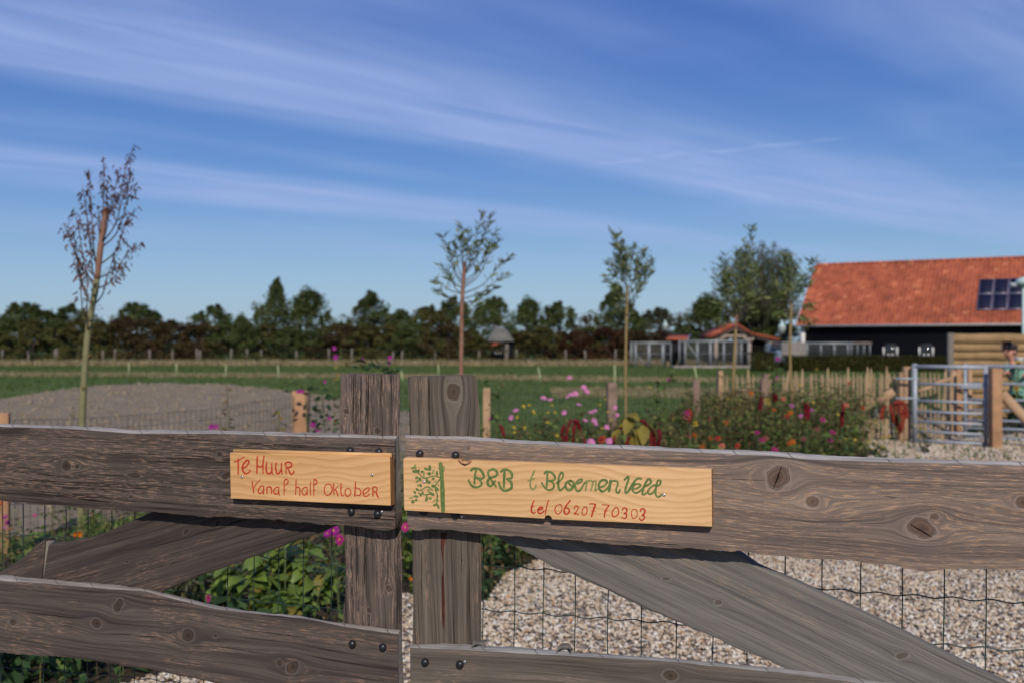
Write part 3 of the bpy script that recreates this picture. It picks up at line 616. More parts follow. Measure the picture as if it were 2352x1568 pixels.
sign1, g1 = make_sign('short pine sign lettered in red "Te Huur vanaf half oktober" on the left gate leaf', [(528, 1038.5), (650, 1041), (895.5, 1048.5), (897, 1160), (700, 1151), (530, 1143.5)],
                      [(532, 1031), (894, 1041), (896, 1050), (531, 1040)], M['pine1'], (712, 1095))
o2 = [(926, 1052), (930, 1050)] + [(1055, 1054.5)] + arc(1068, 1055, 10, 175, 10, 6)[::-1][::-1] + [(1080, 1056.5), (1300, 1064), (1633, 1077), (1635.5, 1208), (1450, 1199)]
o2 = [(926, 1054), (929, 1050), (1057, 1054.5), (1061, 1059), (1067, 1062), (1073, 1061), (1079, 1056), (1300, 1064), (1634, 1077), (1635.5, 1208.5), (1450, 1199.5), (1268, 1191.5)] + \
     [(1268, 1191), (1265, 1185), (1259, 1182), (1253, 1184), (1250, 1190)] + [(1100, 1181), (930, 1171), (928, 1168)]
sign2, g2 = make_sign('long pine sign with a green shrub, "B&B t BloemenVeld." and a phone number', o2, None, M['pine2'], (1280, 1129))
MB().prism([G(x, y, -.0214) - g2 for x, y in [(1055, 1055), (1060, 1060), (1067, 1063.5), (1074, 1062), (1080, 1056.5), (1085, 1057.5), (1078, 1065), (1067, 1069), (1057, 1064), (1051, 1056)]], (0, .003, 0)).build('knot_scar', simple('knot_scar', (.26, .10, .05), .7, var=.3, scale=200), sign2)

def catmull(P, per=7):
    P = np.asarray(P, float)
    if len(P) < 3: return np.array([P[0] + (P[-1] - P[0]) * f for f in np.linspace(0, 1, per)])
    Q = np.concatenate([[2 * P[0] - P[1]], P, [2 * P[-1] - P[-2]]]); out = []
    for i in range(1, len(Q) - 2):
        for t in np.linspace(0, 1, per, endpoint=False):
            a, b, c, d = Q[i - 1], Q[i], Q[i + 1], Q[i + 2]
            out.append(.5 * ((2 * b) + (c - a) * t + (2 * a - 5 * b + 4 * c - d) * t * t + (3 * b - 3 * c + d - a) * t ** 3))
    out.append(P[-1]); return np.array(out)
_lay = [0]
def stroke(mb, pts, wd, org, s, g0, taper=.75):
    """a brush stroke: pts are pixels of an enlarged crop whose corner is org (source px) and scale s"""
    C = catmull([((org[0] + x / s) / 1.63265, (org[1] + y / s) / 1.63265) for x, y in pts]); n = len(C)
    hw = wd * 1.28 / s / 1.63265 / 2; f = np.linspace(0, 1, n); tp = taper + (1 - taper) * np.sin(pi * np.clip(f, .02, .98)) ** .5
    hw = hw * tp * (1 + .13 * vn(f * 7, f * 0 + wd, int(pts[0][0])))
    t = np.gradient(C, axis=0); t /= np.linalg.norm(t, axis=1, keepdims=True) + 1e-9; nn = np.stack([-t[:, 1], t[:, 0]], 1)
    _lay[0] += 1; d = -.0212 - .00003 * (_lay[0] % 9)
    st = C[0] - t[0] * hw[0] * .7; en = C[-1] + t[-1] * hw[-1] * .7
    L = [G(*p, d) - g0 for p in (C + nn * hw[:, None])]; R_ = [G(*p, d) - g0 for p in (C - nn * hw[:, None])]
    S0 = [G(*(st + nn[0] * hw[0] * .55), d) - g0, G(*(st - nn[0] * hw[0] * .55), d) - g0]; E0 = [G(*(en + nn[-1] * hw[-1] * .55), d) - g0, G(*(en - nn[-1] * hw[-1] * .55), d) - g0]
    L = [S0[0]] + L + [E0[0]]; R_ = [S0[1]] + R_ + [E0[1]]; m = len(L)
    i = np.arange(m - 1); mb.add(L + R_, np.stack([i, i + 1, i + m + 1, i + m], 1))
c1 = ((860, 1700), 7.84)
A = MB()
for p, wd in [([(135, 240), (260, 190), (440, 95)], 34), ([(255, 140), (262, 300), (258, 600)], 36),
    ([(400, 420), (500, 370), (570, 260), (560, 200), (500, 195), (420, 290), (385, 400), (400, 500), (450, 570), (510, 575), (590, 530), (610, 475)], 42),
    ([(825, 70), (815, 250), (808, 575)], 36), ([(1018, 55), (990, 300), (990, 580)], 34), ([(815, 290), (850, 365), (900, 385), (960, 350), (985, 285)], 36),
    ([(1093, 260), (1080, 400), (1090, 520), (1150, 580), (1220, 550), (1250, 470), (1243, 290)], 40), ([(1250, 470), (1270, 600)], 28),
    ([(1385, 265), (1365, 330), (1365, 440), (1390, 550), (1430, 585), (1490, 530), (1525, 420), (1530, 260)], 38), ([(1525, 400), (1550, 600)], 32),
    ([(1625, 300), (1680, 255), (1770, 250), (1830, 290), (1825, 360), (1770, 395), (1690, 400)], 42), ([(1665, 290), (1665, 600)], 28), ([(1690, 400), (1750, 480), (1800, 590), (1840, 600), (1895, 540), (1890, 490)], 34)]: stroke(A, p, wd, *c1, g1)
A.build('lettering', M['red'], sign1)
A = MB()
for p, wd in [([(665, 810), (690, 950), (718, 1150)], 30), ([(725, 1000), (790, 880), (905, 755)], 22),
    ([(1010, 940), (940, 945), (870, 1020), (850, 1100), (880, 1150), (950, 1145), (1000, 1080)], 30), ([(1012, 940), (1000, 1180)], 30),
    ([(1100, 980), (1105, 1165)], 32), ([(1105, 1010), (1160, 965), (1220, 990), (1245, 1080), (1235, 1160)], 34),
    ([(1455, 980), (1380, 985), (1320, 1050), (1310, 1130), (1370, 1185), (1430, 1150), (1450, 1080)], 32), ([(1455, 975), (1450, 1100), (1475, 1230)], 24),
    ([(1655, 915), (1720, 850), (1720, 770), (1660, 745), (1620, 800), (1610, 1000), (1612, 1210)], 30), ([(1585, 1055), (1675, 1055)], 18),
    ([(1963, 750), (1948, 1200)], 26), ([(1955, 1010), (2010, 975), (2065, 1010), (2075, 1100), (2065, 1220)], 28),
    ([(2290, 985), (2220, 985), (2150, 1040), (2135, 1130), (2180, 1205), (2250, 1180), (2285, 1080)], 28), ([(2285, 985), (2290, 1210)], 26)]: stroke(A, p, wd, *c1, g1)
c2 = ((1160, 1700), 7.84)
for p, wd in [([(38, 810), (28, 1000), (35, 1220)], 24), ([(140, 920), (200, 880), (225, 800), (180, 760), (140, 755), (130, 900), (130, 1220)], 30), ([(120, 1065), (180, 1065)], 20),
    ([(545, 880), (470, 930), (440, 1050), (460, 1170), (540, 1215), (620, 1170), (670, 1060), (640, 930), (570, 880), (545, 880)], 28),
    ([(718, 870), (715, 1000), (725, 1195)], 30), ([(850, 935), (770, 1030), (740, 1055)], 20), ([(750, 1055), (800, 1100), (840, 1240)], 30),
    ([(933, 865), (925, 1000), (935, 1180), (965, 1230), (1005, 1215)], 28), ([(930, 1000), (985, 995)], 14),
    ([(1130, 1010), (1070, 1050), (1050, 1130), (1080, 1225), (1140, 1240), (1205, 1190), (1222, 1110), (1180, 1030), (1130, 1010)], 26),
    ([(1358, 825), (1345, 1050), (1335, 1245)], 32), ([(1360, 1010), (1420, 1005), (1490, 1050), (1520, 1130), (1480, 1215), (1400, 1220), (1350, 1195)], 26),
    ([(1590, 1165), (1680, 1140), (1750, 1070), (1755, 1000), (1680, 1010), (1600, 1080), (1580, 1160), (1620, 1235), (1690, 1245), (1770, 1175)], 28),
    ([(1840, 1010), (1890, 970), (1950, 975), (1995, 1040), (1960, 1100), (1890, 1110)], 26), ([(1868, 1000), (1868, 1245)], 34), ([(1900, 1110), (1960, 1130), (2000, 1230), (2040, 1285)], 34)]: stroke(A, p, wd, *c2, g1)
A.build('lettering', M['red'], sign1)
c4 = ((1740, 1730), 8.711); c5 = ((1960, 1730), 7.84); c6 = ((2230, 1750), 7.84)
A = MB()
for p, wd in [([(225, 280), (300, 225), (430, 215), (540, 270), (630, 400), (640, 500), (590, 545), (500, 550), (380, 490)], 66), ([(400, 270), (350, 480), (340, 730)], 60),
    ([(380, 500), (520, 600), (575, 690), (540, 780), (400, 830), (270, 790), (190, 690), (150, 590)], 60),
    ([(1010, 620), (950, 720), (870, 790), (790, 750), (770, 650), (830, 540), (1000, 480), (1085, 400), (1050, 290), (940, 240), (820, 290), (790, 390), (860, 550), (960, 690), (1050, 820)], 64),
    ([(1200, 325), (1290, 255), (1400, 255), (1520, 320), (1570, 430), (1540, 530), (1400, 550)], 64), ([(1325, 300), (1310, 550), (1300, 840)], 66),
    ([(1400, 555), (1520, 640), (1560, 750), (1530, 870), (1360, 940), (1240, 900), (1170, 780), (1135, 670)], 66)]: stroke(A, p, wd, *c4, g2, .85)
A.build('lettering', M['green'], sign2)
A = MB(); Bm = MB(); Cm = MB()
for p, wd in [([(350, 255), (250, 480), (222, 600), (230, 740), (290, 805), (360, 770), (395, 680)], 44), ([(150, 560), (360, 490)], 38)]: stroke(Cm, p, wd, *c5, g2, .85)
for p, wd in [([(640, 340), (700, 285), (800, 290), (900, 360), (955, 470), (900, 540), (760, 555)], 52), ([(728, 310), (720, 560), (700, 750)], 50),
    ([(770, 560), (880, 600), (920, 700), (880, 790), (770, 825), (660, 770), (555, 610)], 48), ([(1000, 610), (1090, 560), (1170, 470), (1190, 360), (1140, 310), (1080, 400), (1050, 560), (1050, 720), (1090, 830), (1150, 810), (1230, 720)], 50),
    ([(1400, 550), (1290, 600), (1260, 720), (1320, 820), (1420, 810), (1500, 700), (1480, 590), (1400, 550)], 58), ([(1330, 600), (1450, 720)], 46),
    ([(1610, 640), (1720, 580), (1750, 520), (1670, 520), (1580, 600), (1545, 730), (1600, 850), (1700, 820), (1800, 650), (1890, 550)], 48)]: stroke(A, p, wd, *c5, g2, .85)
for p, wd in [([(1890, 550), (1850, 840)], 46), ([(1880, 620), (1960, 550), (2040, 570), (2060, 640), (2005, 840)], 46), ([(2050, 620), (2110, 560), (2160, 600), (2130, 830), (2210, 790)], 42)]: stroke(Bm, p, wd, *c5, g2, .85)
for p, wd in [([(190, 580), (300, 530), (365, 430), (300, 375), (200, 390), (130, 480), (135, 620), (210, 710), (320, 670), (430, 530), (470, 390)], 52), ([(470, 390), (420, 700)], 68),
    ([(480, 430), (560, 400), (660, 420), (680, 500), (630, 650), (650, 740), (710, 740), (750, 650)], 46), ([(875, 370), (980, 275), (990, 370), (930, 550), (900, 680), (920, 750), (990, 710), (1080, 560), (1200, 380), (1290, 325), (1370, 345)], 56),
    ([(1150, 640), (1280, 600), (1350, 530), (1300, 490), (1190, 500), (1120, 600), (1120, 690), (1200, 755), (1320, 710), (1450, 570)], 46), ([(1450, 570), (1600, 500), (1660, 420), (1600, 345), (1520, 420), (1440, 600), (1400, 760), (1440, 800), (1520, 760)], 50),
    ([(1830, 530), (1740, 530), (1620, 620), (1560, 730), (1620, 790), (1720, 740), (1800, 600)], 44), ([(1810, 560), (1920, 500), (1940, 410), (1880, 380), (1830, 460), (1800, 640), (1790, 780), (1850, 870), (1920, 850), (1960, 790)], 46)]: stroke(A, p, wd, *c6, g2, .85)
A.build('lettering', M['green'], sign2); Bm.build('lettering', M['green_dry'], sign2); Cm.build('lettering', M['green_dry'], sign2)
c7 = ((1970, 1860), 8.711); c8 = ((2200, 1860), 8.711); A = MB()
for p, wd in [([(290, 115), (230, 250), (195, 400), (215, 510), (280, 540), (330, 505)], 38), ([(185, 330), (275, 325)], 36),
    ([(420, 440), (530, 410), (570, 370), (520, 345), (430, 400), (415, 500), (480, 555), (560, 520), (610, 470)], 44), ([(758, 110), (690, 350), (650, 590)], 34),
    ([(1110, 255), (1010, 310), (965, 430), (1010, 550), (1090, 570), (1160, 500), (1200, 380), (1160, 270), (1110, 255)], 28), ([(1470, 120), (1340, 290), (1270, 430), (1290, 550), (1360, 570), (1430, 500), (1420, 400), (1320, 360)], 44),
    ([(1595, 415), (1620, 330), (1680, 305), (1730, 350), (1680, 470), (1600, 570), (1680, 560), (1740, 605)], 32), ([(1950, 325), (1880, 400), (1850, 500), (1880, 600), (1940, 605), (2000, 530), (2020, 430), (1980, 340), (1950, 325)], 26),
    ([(2095, 240), (2200, 235), (2310, 255)], 32), ([(2290, 260), (2220, 450), (2165, 650)], 52), ([(2140, 470), (2290, 475)], 20)]: stroke(A, p, wd, *c7, g2)
for p, wd in [([(490, 270), (600, 270), (745, 285)], 26), ([(735, 285), (650, 400), (600, 500), (575, 680)], 38), ([(570, 465), (670, 470)], 28),
    ([(950, 355), (880, 420), (830, 530), (860, 640), (920, 655), (1010, 590), (1045, 520), (1030, 410), (990, 360), (950, 355)], 34), ([(1170, 450), (1190, 380), (1260, 370), (1315, 430), (1290, 520), (1220, 545), (1290, 570), (1300, 660), (1250, 715), (1140, 680)], 40),
    ([(1550, 405), (1480, 460), (1460, 580), (1500, 690), (1560, 715), (1630, 650), (1655, 540), (1610, 430), (1550, 405)], 24), ([(1760, 490), (1770, 420), (1840, 395), (1900, 450), (1880, 560), (1820, 605), (1880, 640), (1890, 700), (1800, 775), (1710, 710)], 40)]: stroke(A, p, wd, *c8, g2)
A.build('lettering', M['red'], sign2)
c3 = ((1500, 1700), 6.533); A = MB(); Bm = MB()
stroke(A, [(990, 240), (1020, 500), (1035, 800), (1045, 1100), (1055, 1400)], 82, *c3, g2, .9); stroke(Bm, [(1080, 310), (1060, 430)], 46, *c3, g2, .9)
for p in [[(985, 610), (900, 720), (870, 780)], [(980, 590), (860, 540), (750, 560), (640, 590), (560, 580), (460, 480)], [(560, 860), (620, 820), (700, 810), (760, 860), (800, 900)], [(860, 780), (870, 890), (910, 980), (915, 1050), (900, 1150), (905, 1250)], [(450, 960), (560, 990), (640, 1000), (750, 980)], [(640, 590), (650, 640)], [(650, 1010), (660, 1080)], [(490, 900), (560, 860)], [(380, 350), (400, 400), (440, 440)]]: stroke(A, p, 26, *c3, g2)
for k, (a, b, wd) in enumerate([((370, 270), (375, 350), 48), ((280, 350), (350, 340), 42), ((320, 420), (400, 440), 55), ((465, 390), (440, 460), 48), ((520, 435), (560, 440), 48), ((580, 420), (585, 560), 36), ((610, 350), (665, 385), 50), ((660, 380), (715, 375), 48), ((730, 290), (735, 400), 56), ((690, 480), (740, 490), 66),
    ((830, 390), (800, 480), 44), ((905, 430), (910, 520), 46), ((390, 595), (430, 570), 62), ((470, 590), (510, 650), 54), ((400, 690), (450, 650), 36), ((440, 785), (460, 755), 50), ((500, 750), (520, 800), 48), ((690, 690), (730, 705), 66), ((655, 610), (665, 700), 48), ((800, 625), (830, 590), 50), ((850, 685), (890, 690), 50),
    ((790, 785), (850, 790), 66), ((870, 820), (930, 890), 56), ((400, 850), (460, 900), 42), ((345, 920), (380, 960), 48), ((690, 870), (720, 940), 56), ((740, 960), (830, 1005), 60), ((550, 930), (560, 960), 48), ((500, 1000), (510, 1020), 56), ((350, 1035), (430, 1045), 52), ((240, 1085), (310, 1070), 42), ((305, 1185), (330, 1150), 72), ((380, 1120), (410, 1130), 62),
    ((640, 1135), (660, 1090), 66), ((720, 1080), (760, 1095), 52), ((810, 1160), (870, 1120), 34), ((915, 1120), (930, 1150), 44), ((820, 1260), (880, 1240), 46), ((920, 1240), (950, 1330), 42), ((910, 1030), (918, 1050), 30), ((930, 730), (950, 790), 26)]): stroke(A if k % 5 else Bm, [a, b], wd, *c3, g2, .7)
A.build('painted_shrub', M['green'], sign2); Bm.build('painted_shrub', M['green_dry'], sign2)
for r_, g_, pts in ((sign1, g1, [(555.6, 1094.3), (855, 1090)]), (sign2, g2, [(974, 1105.6), (1525, 1135.5)])):
    for x, y in pts: linked('screw', sc_me, r_, G(x, y, -.0212) - g_)

# ------------------------------------------------------------------ ground
def sheet(name, poly, z, mat, sub=0.0):
    mb = MB(); p = np.array([(x, y, z) for x, y in poly], float); mb.add(p, np.arange(len(p)))
    return tag(mb.build(name, mat), kind='structure')
def ragged(poly, amp, seed, step=.5):
    P = np.array(list(poly) + [poly[0]], float); L = np.concatenate([[0], np.cumsum(np.linalg.norm(np.diff(P, axis=0), axis=1))])
    f = np.arange(0, L[-1], step); x = np.interp(f, L, P[:, 0]); y = np.interp(f, L, P[:, 1])
    return list(zip(x + amp * fbm(f * .6, 0 * f, seed, 4), y + amp * fbm(f * .6, 0 * f + 7, seed + 3, 4)))
def inside(poly, X, Y):
    P = np.asarray(poly, float); r = np.zeros(len(X), bool); j = len(P) - 1
    for i in range(len(P)):
        c = ((P[i, 1] > Y) != (P[j, 1] > Y)) & (X < (P[j, 0] - P[i, 0]) * (Y - P[i, 1]) / (P[j, 1] - P[i, 1] + 1e-12) + P[i, 0]); r ^= c; j = i
    return r
sheet('ground', [(-900, -300), (900, -300), (900, 1500), (-900, 1500)], -.012, M['field'])
sheet('gravel_path', ragged([(-7, -6), (9, -6), (14, 8), (16, 22), (7, 22), (4, 17.5), (3.6, 15), (2, 12), (.5, 9), (-1, 5), (-7, 5)], .06, 4), -.006, M['gravelbase'])
BED = [(-1.75, 4.3), (-1.4, 4.8), (-.95, 5.15), (-.7, 5.95), (-.3, 5.85), (-.14, 5.75), (-.05, 6.4), (.25, 6.95), (1.0, 8.4), (2.6, 10.6), (4.2, 12.3), (5.0, 13.5), (5.1, 15.0), (2.5, 15.2), (2.4, 13.4), (1.2, 12.4), (-.3, 11.2), (-2.2, 10.5), (-3.7, 7.2), (-4.6, 5.5), (-4.6, 4.2)]
sheet('flower_bed_ground', ragged(BED, .05, 5, .2), -.002, M['bedsoil'])
sheet('dry_grass_strip', ragged([(-60, 61), (60, 61), (60, 76), (-60, 76)], .6, 8), -.008, M['drygrass'])
sheet('dry_grass_strip', ragged([(-45, 42.5), (-24, 43.5), (-5, 41), (4, 37.5), (10, 36), (24, 35), (24, 38.5), (8, 40), (-5, 43.5), (-24, 46.5), (-45, 45.5)], .35, 9), -.008, M['drygrass'])
sheet('dry_grass_strip', ragged([(1.2, 29), (3.6, 27.2), (5.6, 26.3), (9, 26), (9, 30), (6, 31.5), (3, 32.5), (1.2, 31.5)], .3, 10), -.008, M['drygrass'])
# the soil plot: a low raked mound
SP = [(-.5, 8.5), (-.8, 14), (-1.4, 19), (-3.2, 23.8), (-6, 28.3), (-8, 32), (-10.3, 34.8), (-12.6, 35.2), (-14.2, 33), (-13.6, 28.4), (-13, 24.8), (-13.5, 20), (-13, 12), (-9, 7.2), (-3.9, 7.4), (-2.4, 10.7)]
def soil_h(X, Y):
    return .03 * fbm(X * 1.6, Y * 1.6, 77, 4) + .05 * np.exp(-((X + 9) / 5) ** 2 - ((Y - 27) / 6) ** 2) + .02
rp = ragged(SP, .12, 12, .3)
bm = bmesh.new(); bm.faces.new([bm.verts.new((x, y, 0)) for x, y in rp])
for ax_, lo, hi in ((0, -16, 1), (1, 6, 37)):
    for c in np.arange(lo, hi, .42):
        bmesh.ops.bisect_plane(bm, geom=bm.verts[:] + bm.edges[:] + bm.faces[:], plane_co=(c, 0, 0) if ax_ == 0 else (0, c, 0), plane_no=(1, 0, 0) if ax_ == 0 else (0, 1, 0))
bm.normal_update()
for v in bm.verts:
    if v.is_boundary: v.co.z = -.004
    else: v.co.z = float(soil_h(v.co.x, v.co.y))
me = bpy.data.meshes.new('soil_plot'); bm.to_mesh(me); bm.free(); me.materials.append(M['soil'])
for p in me.polygons: p.use_smooth = True
o = bpy.data.objects.new('soil_plot', me); COL.objects.link(o); tag(o, kind='structure')

rg = np.random.default_rng(11)
# clods on the soil
ico = bmesh.new(); bmesh.ops.create_icosphere(ico, subdivisions=1, radius=1); ICV = np.array([v.co[:] for v in ico.verts]); ICF = np.array([[v.index for v in f.verts] for f in ico.faces]); ico.free()
ico = bmesh.new(); bmesh.ops.create_icosphere(ico, subdivisions=2, radius=1); IC2V = np.array([v.co[:] for v in ico.verts]); IC2F = np.array([[v.index for v in f.verts] for f in ico.faces]); ico.free()
def randrot(n, r=rg): return rot_euler(r.uniform(0, 2 * pi, n), r.uniform(-pi, pi, n), r.uniform(0, 2 * pi, n))
X = rg.uniform(-15, 0, 14000); Y = rg.uniform(7, 35.5, 14000); k = inside(SP, X, Y); X, Y = X[k], Y[k]
mb = MB(); mb.inst(ICV * (1, 1, .7), ICF, np.stack([X, Y, soil_h(X, Y)], 1), randrot(len(X)), rg.uniform(.012, .04, len(X)) * (1 + (rg.random(len(X)) < .04) * 1.2))
tag(mb.build('soil_clods', M['soil']), kind='stuff')

# shell gravel, stone by stone near the gate, coarser with distance
def pebbles(name, X, Y, smin, smax, fine):
    n = len(X); V, Fc = (IC2V, IC2F) if fine else (ICV, ICF)
    V = V * (1 + .16 * vn(V[:, 0] * 2.1 + 5, V[:, 1] * 2.1 + V[:, 2] * 1.7, 3))[:, None]
    s = rg.uniform(smin, smax, n) ** 1.0; S = np.stack([s * rg.uniform(.8, 1.5, n), s, s * rg.uniform(.25, .6, n)], 1)
    R = rot_euler(rg.uniform(0, 2 * pi, n), rg.normal(0, .45, n), rg.normal(0, .45, n))
    mb = MB(); mb.inst(V, Fc, np.stack([X, Y, rg.uniform(-.002, .012, n)], 1), R, S)
    return tag(mb.build(name, M['pebble'], smooth=fine), kind='stuff')
def fill(n, x0, x1, y0, y1, bad=BED, keep=None):
    X = rg.uniform(x0, x1, n); Y = rg.uniform(y0, y1, n); k = ~inside(bad, X, Y)
    if keep is not None: k &= keep(X, Y)
    return X[k], Y[k]
inview = lambda X, Y: np.abs(X) < Y * .56
X, Y = fill(24000, -2.6, 3.0, 4.1, 6.0, keep=inview); pebbles('gravel', X, Y, .006, .0125, True)
X, Y = fill(34000, -1.0, 4.2, 6.0, 8.2, keep=inview); pebbles('gravel', X, Y, .0065, .0135, False)
X, Y = fill(30000, 2.6, 9.5, 10.5, 17.5, keep=lambda X, Y: inview(X, Y) & (X > 3.4) & ((Y < 15.2) | (X > 5.6))); pebbles('gravel', X, Y, .010, .022, False)

# grass: tufts of blades
def tufts(name, X, Y, hmin, hmax, mat, nb=5, wd=.012, spread=.35, z0=-.01):
    n = len(X) * nb; X = np.repeat(X, nb) + rg.normal(0, .05, n); Y = np.repeat(Y, nb) + rg.normal(0, .05, n)
    h = rg.uniform(hmin, hmax, n); tv = np.array([(-.5, 0, 0), (.5, 0, 0), (.28, .18, .55), (-.28, .18, .55), (0, .5, 1)]); tf = [np.array([[0, 1, 2, 3]]), np.array([[3, 2, 4]])]
    mb = MB(); mb.inst(tv, tf, np.stack([X, Y, 0 * X + z0], 1), rot_euler(rg.uniform(0, 2 * pi, n), 0 * X, rg.normal(0, .2, n)), np.stack([0 * h + wd, h * spread * 1.2, h], 1))
    return tag(mb.build(name, mat), kind='stuff')
X = rg.uniform(-42, 42, 9000); Y = 61.5 + rg.random(9000) ** 1.6 * 7; tufts('dry_grass', X, Y, .12, .42, M['grass_dry'], 4, .05, .4)
X = rg.uniform(-24, 20, 5200); Y = np.interp(X, [-24, -5, 4, 10, 20], [45, 42.3, 39, 37.8, 37]) + rg.normal(0, .9, 5200); tufts('dry_grass', X, Y, .06, .2, M['grass_dry'], 4, .03, .6)
X = rg.uniform(1.2, 8, 1700); Y = rg.uniform(26.5, 31.5, 1700); tufts('dry_grass', X, Y, .05, .16, M['grass_dry'], 4, .02, .6)
X = rg.uniform(-34, 30, 34000); Y = 12 + 49 * rg.random(34000) ** .8; k = (np.abs(X) < Y * .54) & ~inside(SP, X, Y); tufts('field_grass', X[k], Y[k], .05, .13, M['grass_green'], 4, .025, .7)

# ------------------------------------------------------------------ trees and shrubs along the far edge
def leafmass(mb, centres, radii, per, lf, r, template=LEAF4, squash=.8, mi=0):
    C = np.repeat(centres, per, 0); Rr = np.repeat(radii, per); n = len(C)
    d = r.normal(0, 1, (n, 3)); d /= np.linalg.norm(d, axis=1, keepdims=True); P = C + d * (Rr * r.random(n) ** .45)[:, None] * (1, 1, squash)
    R = rot_euler(r.uniform(0, 2 * pi, n), r.normal(.1, .7, n), r.normal(0, .9, n))
    s = lf * r.uniform(.6, 1.4, n); return mb.inst(template[0] * (1, 1.2, 1), template[1], P, R, s, mi)
def crown_mesh(name, kind, seed, mat, n=52, per=62, lf=.27):
    n = int(n * 1.5); lf *= .85
    """a crown of unit-ish size: height 1 above z=0, half width about .5; scaled per tree"""
    r = np.random.default_rng(seed); C = []; Rr = []; ph_ = r.uniform(0, 6.3, 3)
    for _ in range(n):
        h = r.random(); a = r.uniform(0, 2 * pi)
        if kind == 'round': w_ = .5 * (sin(pi * min(1, .34 + .62 * h)) ** .7); q = r.random() ** .55
        elif kind == 'cone': w_ = .5 * (1 - h ** 1.5) ** .8 * (1 if h > .12 else .8); q = r.random() ** .55
        elif kind == 'shrub': w_ = .55 * (1 - h ** 3) ** .6; q = r.random() ** .6
        else: w_ = .48 * sin(pi * min(1, .28 + .70 * h)) ** .6; q = r.random() ** .5
        w_ *= 1 + .2 * sin(3 * a + ph_[0] + 3 * h) + .16 * sin(5 * a + ph_[1] - 5 * h) + .14 * sin(9 * h + ph_[2] + 2 * a)
        C.append((w_ * q * cos(a), w_ * q * sin(a), .03 + .9 * h)); Rr.append(r.uniform(.09, .15) * (1.1 - .4 * h))
    for _ in range(16 if kind != 'shrub' else 9):          # leaders that break the outline
        a = r.uniform(0, 2 * pi); q = r.uniform(.05, .42) if kind != 'cone' else r.uniform(0, .3); h = 1.0 - (q * 1.0 if kind != 'cone' else q * 1.6) + r.uniform(-.05, .06)
        for s_ in (0, .05, .09): C.append((q * cos(a), q * sin(a), h - .06 + s_)); Rr.append(.05 - s_ * .32)
    mb = MB(); leafmass(mb, np.array(C), np.array(Rr), per, lf * .13, r)
    return mb.mesh(name, mat)
CR = {}
for nm, kd, mt, nn, pp, ll in (('round', 'round', 'leaf_dark', 58, 85, .30), ('round2', 'round', 'leaf_dark', 50, 85, .30), ('cone', 'cone', 'leaf_dark', 60, 80, .28), ('cone2', 'cone', 'leaf_dark', 64, 76, .27),
                               ('olive', 'round', 'leaf_olive', 58, 85, .30), ('shrub_o', 'shrub', 'leaf_olive', 40, 90, .34), ('shrub_b', 'shrub', 'leaf_brown', 40, 90, .34), ('shrub_r', 'shrub', 'leaf_red', 40, 90, .34),
                               ('shrub_d', 'shrub', 'leaf_dark', 40, 90, .34), ('willow', 'round', 'leaf_willow', 60, 95, .26), ('thin', 'round', 'leaf_brown', 26, 40, .22)):
    CR[nm] = crown_mesh('crown', kd, hash(nm) % 1 + len(CR) * 7 + 3, M[mt], nn, pp, ll)
def trunk_mesh(seed, n=6, pale=False):
    r = np.random.default_rng(seed); mb = MB(); mb.tube([(0, 0, -.05), (.012, 0, .3), (-.01, .01, .65), (0, 0, .95)], [.028, .022, .013, .004], 7)
    for k in range(n):
        a = r.uniform(0, 2 * pi); h = r.uniform(.2, .6); L = r.uniform(.18, .34)
        mb.tube([(0, 0, h), (cos(a) * L * .5, sin(a) * L * .5, h + L * .5), (cos(a) * L * .8, sin(a) * L * .8, h + L * 1.0)], [.011, .007, .002], 5)
    return mb.mesh('trunk', M['bark'], True)
TR = [trunk_mesh(s) for s in (1, 2, 3)]
def tree(px, top, hw, base, z, kind, label, group=None, crown_from=0.12, cat='tree', name='tree', depth=1.0, trunkr=1.0):
    """px, top, hw, base measured on the picture at distance z"""
    x = (px - CX) / F * z; H = EYE + (CY - top) / F * z; w_ = hw / F * z * 2
    root = empty(name, (x, z, 0), label, cat, group, rz=(px * 1.7) % 6.28)
    k_ = 1.38 if kind.startswith('shrub') else 1.6
    c = linked('crown', CR[kind], root, (0, 0, H * crown_from), sc=(w_ * k_, w_ * k_ * depth, H * (1 - crown_from) * .98))
    t_ = linked('trunk', TR[int(px) % 3], root, (0, 0, 0), sc=(H * .9 * trunkr, H * .9 * trunkr, H * .92))
    return root
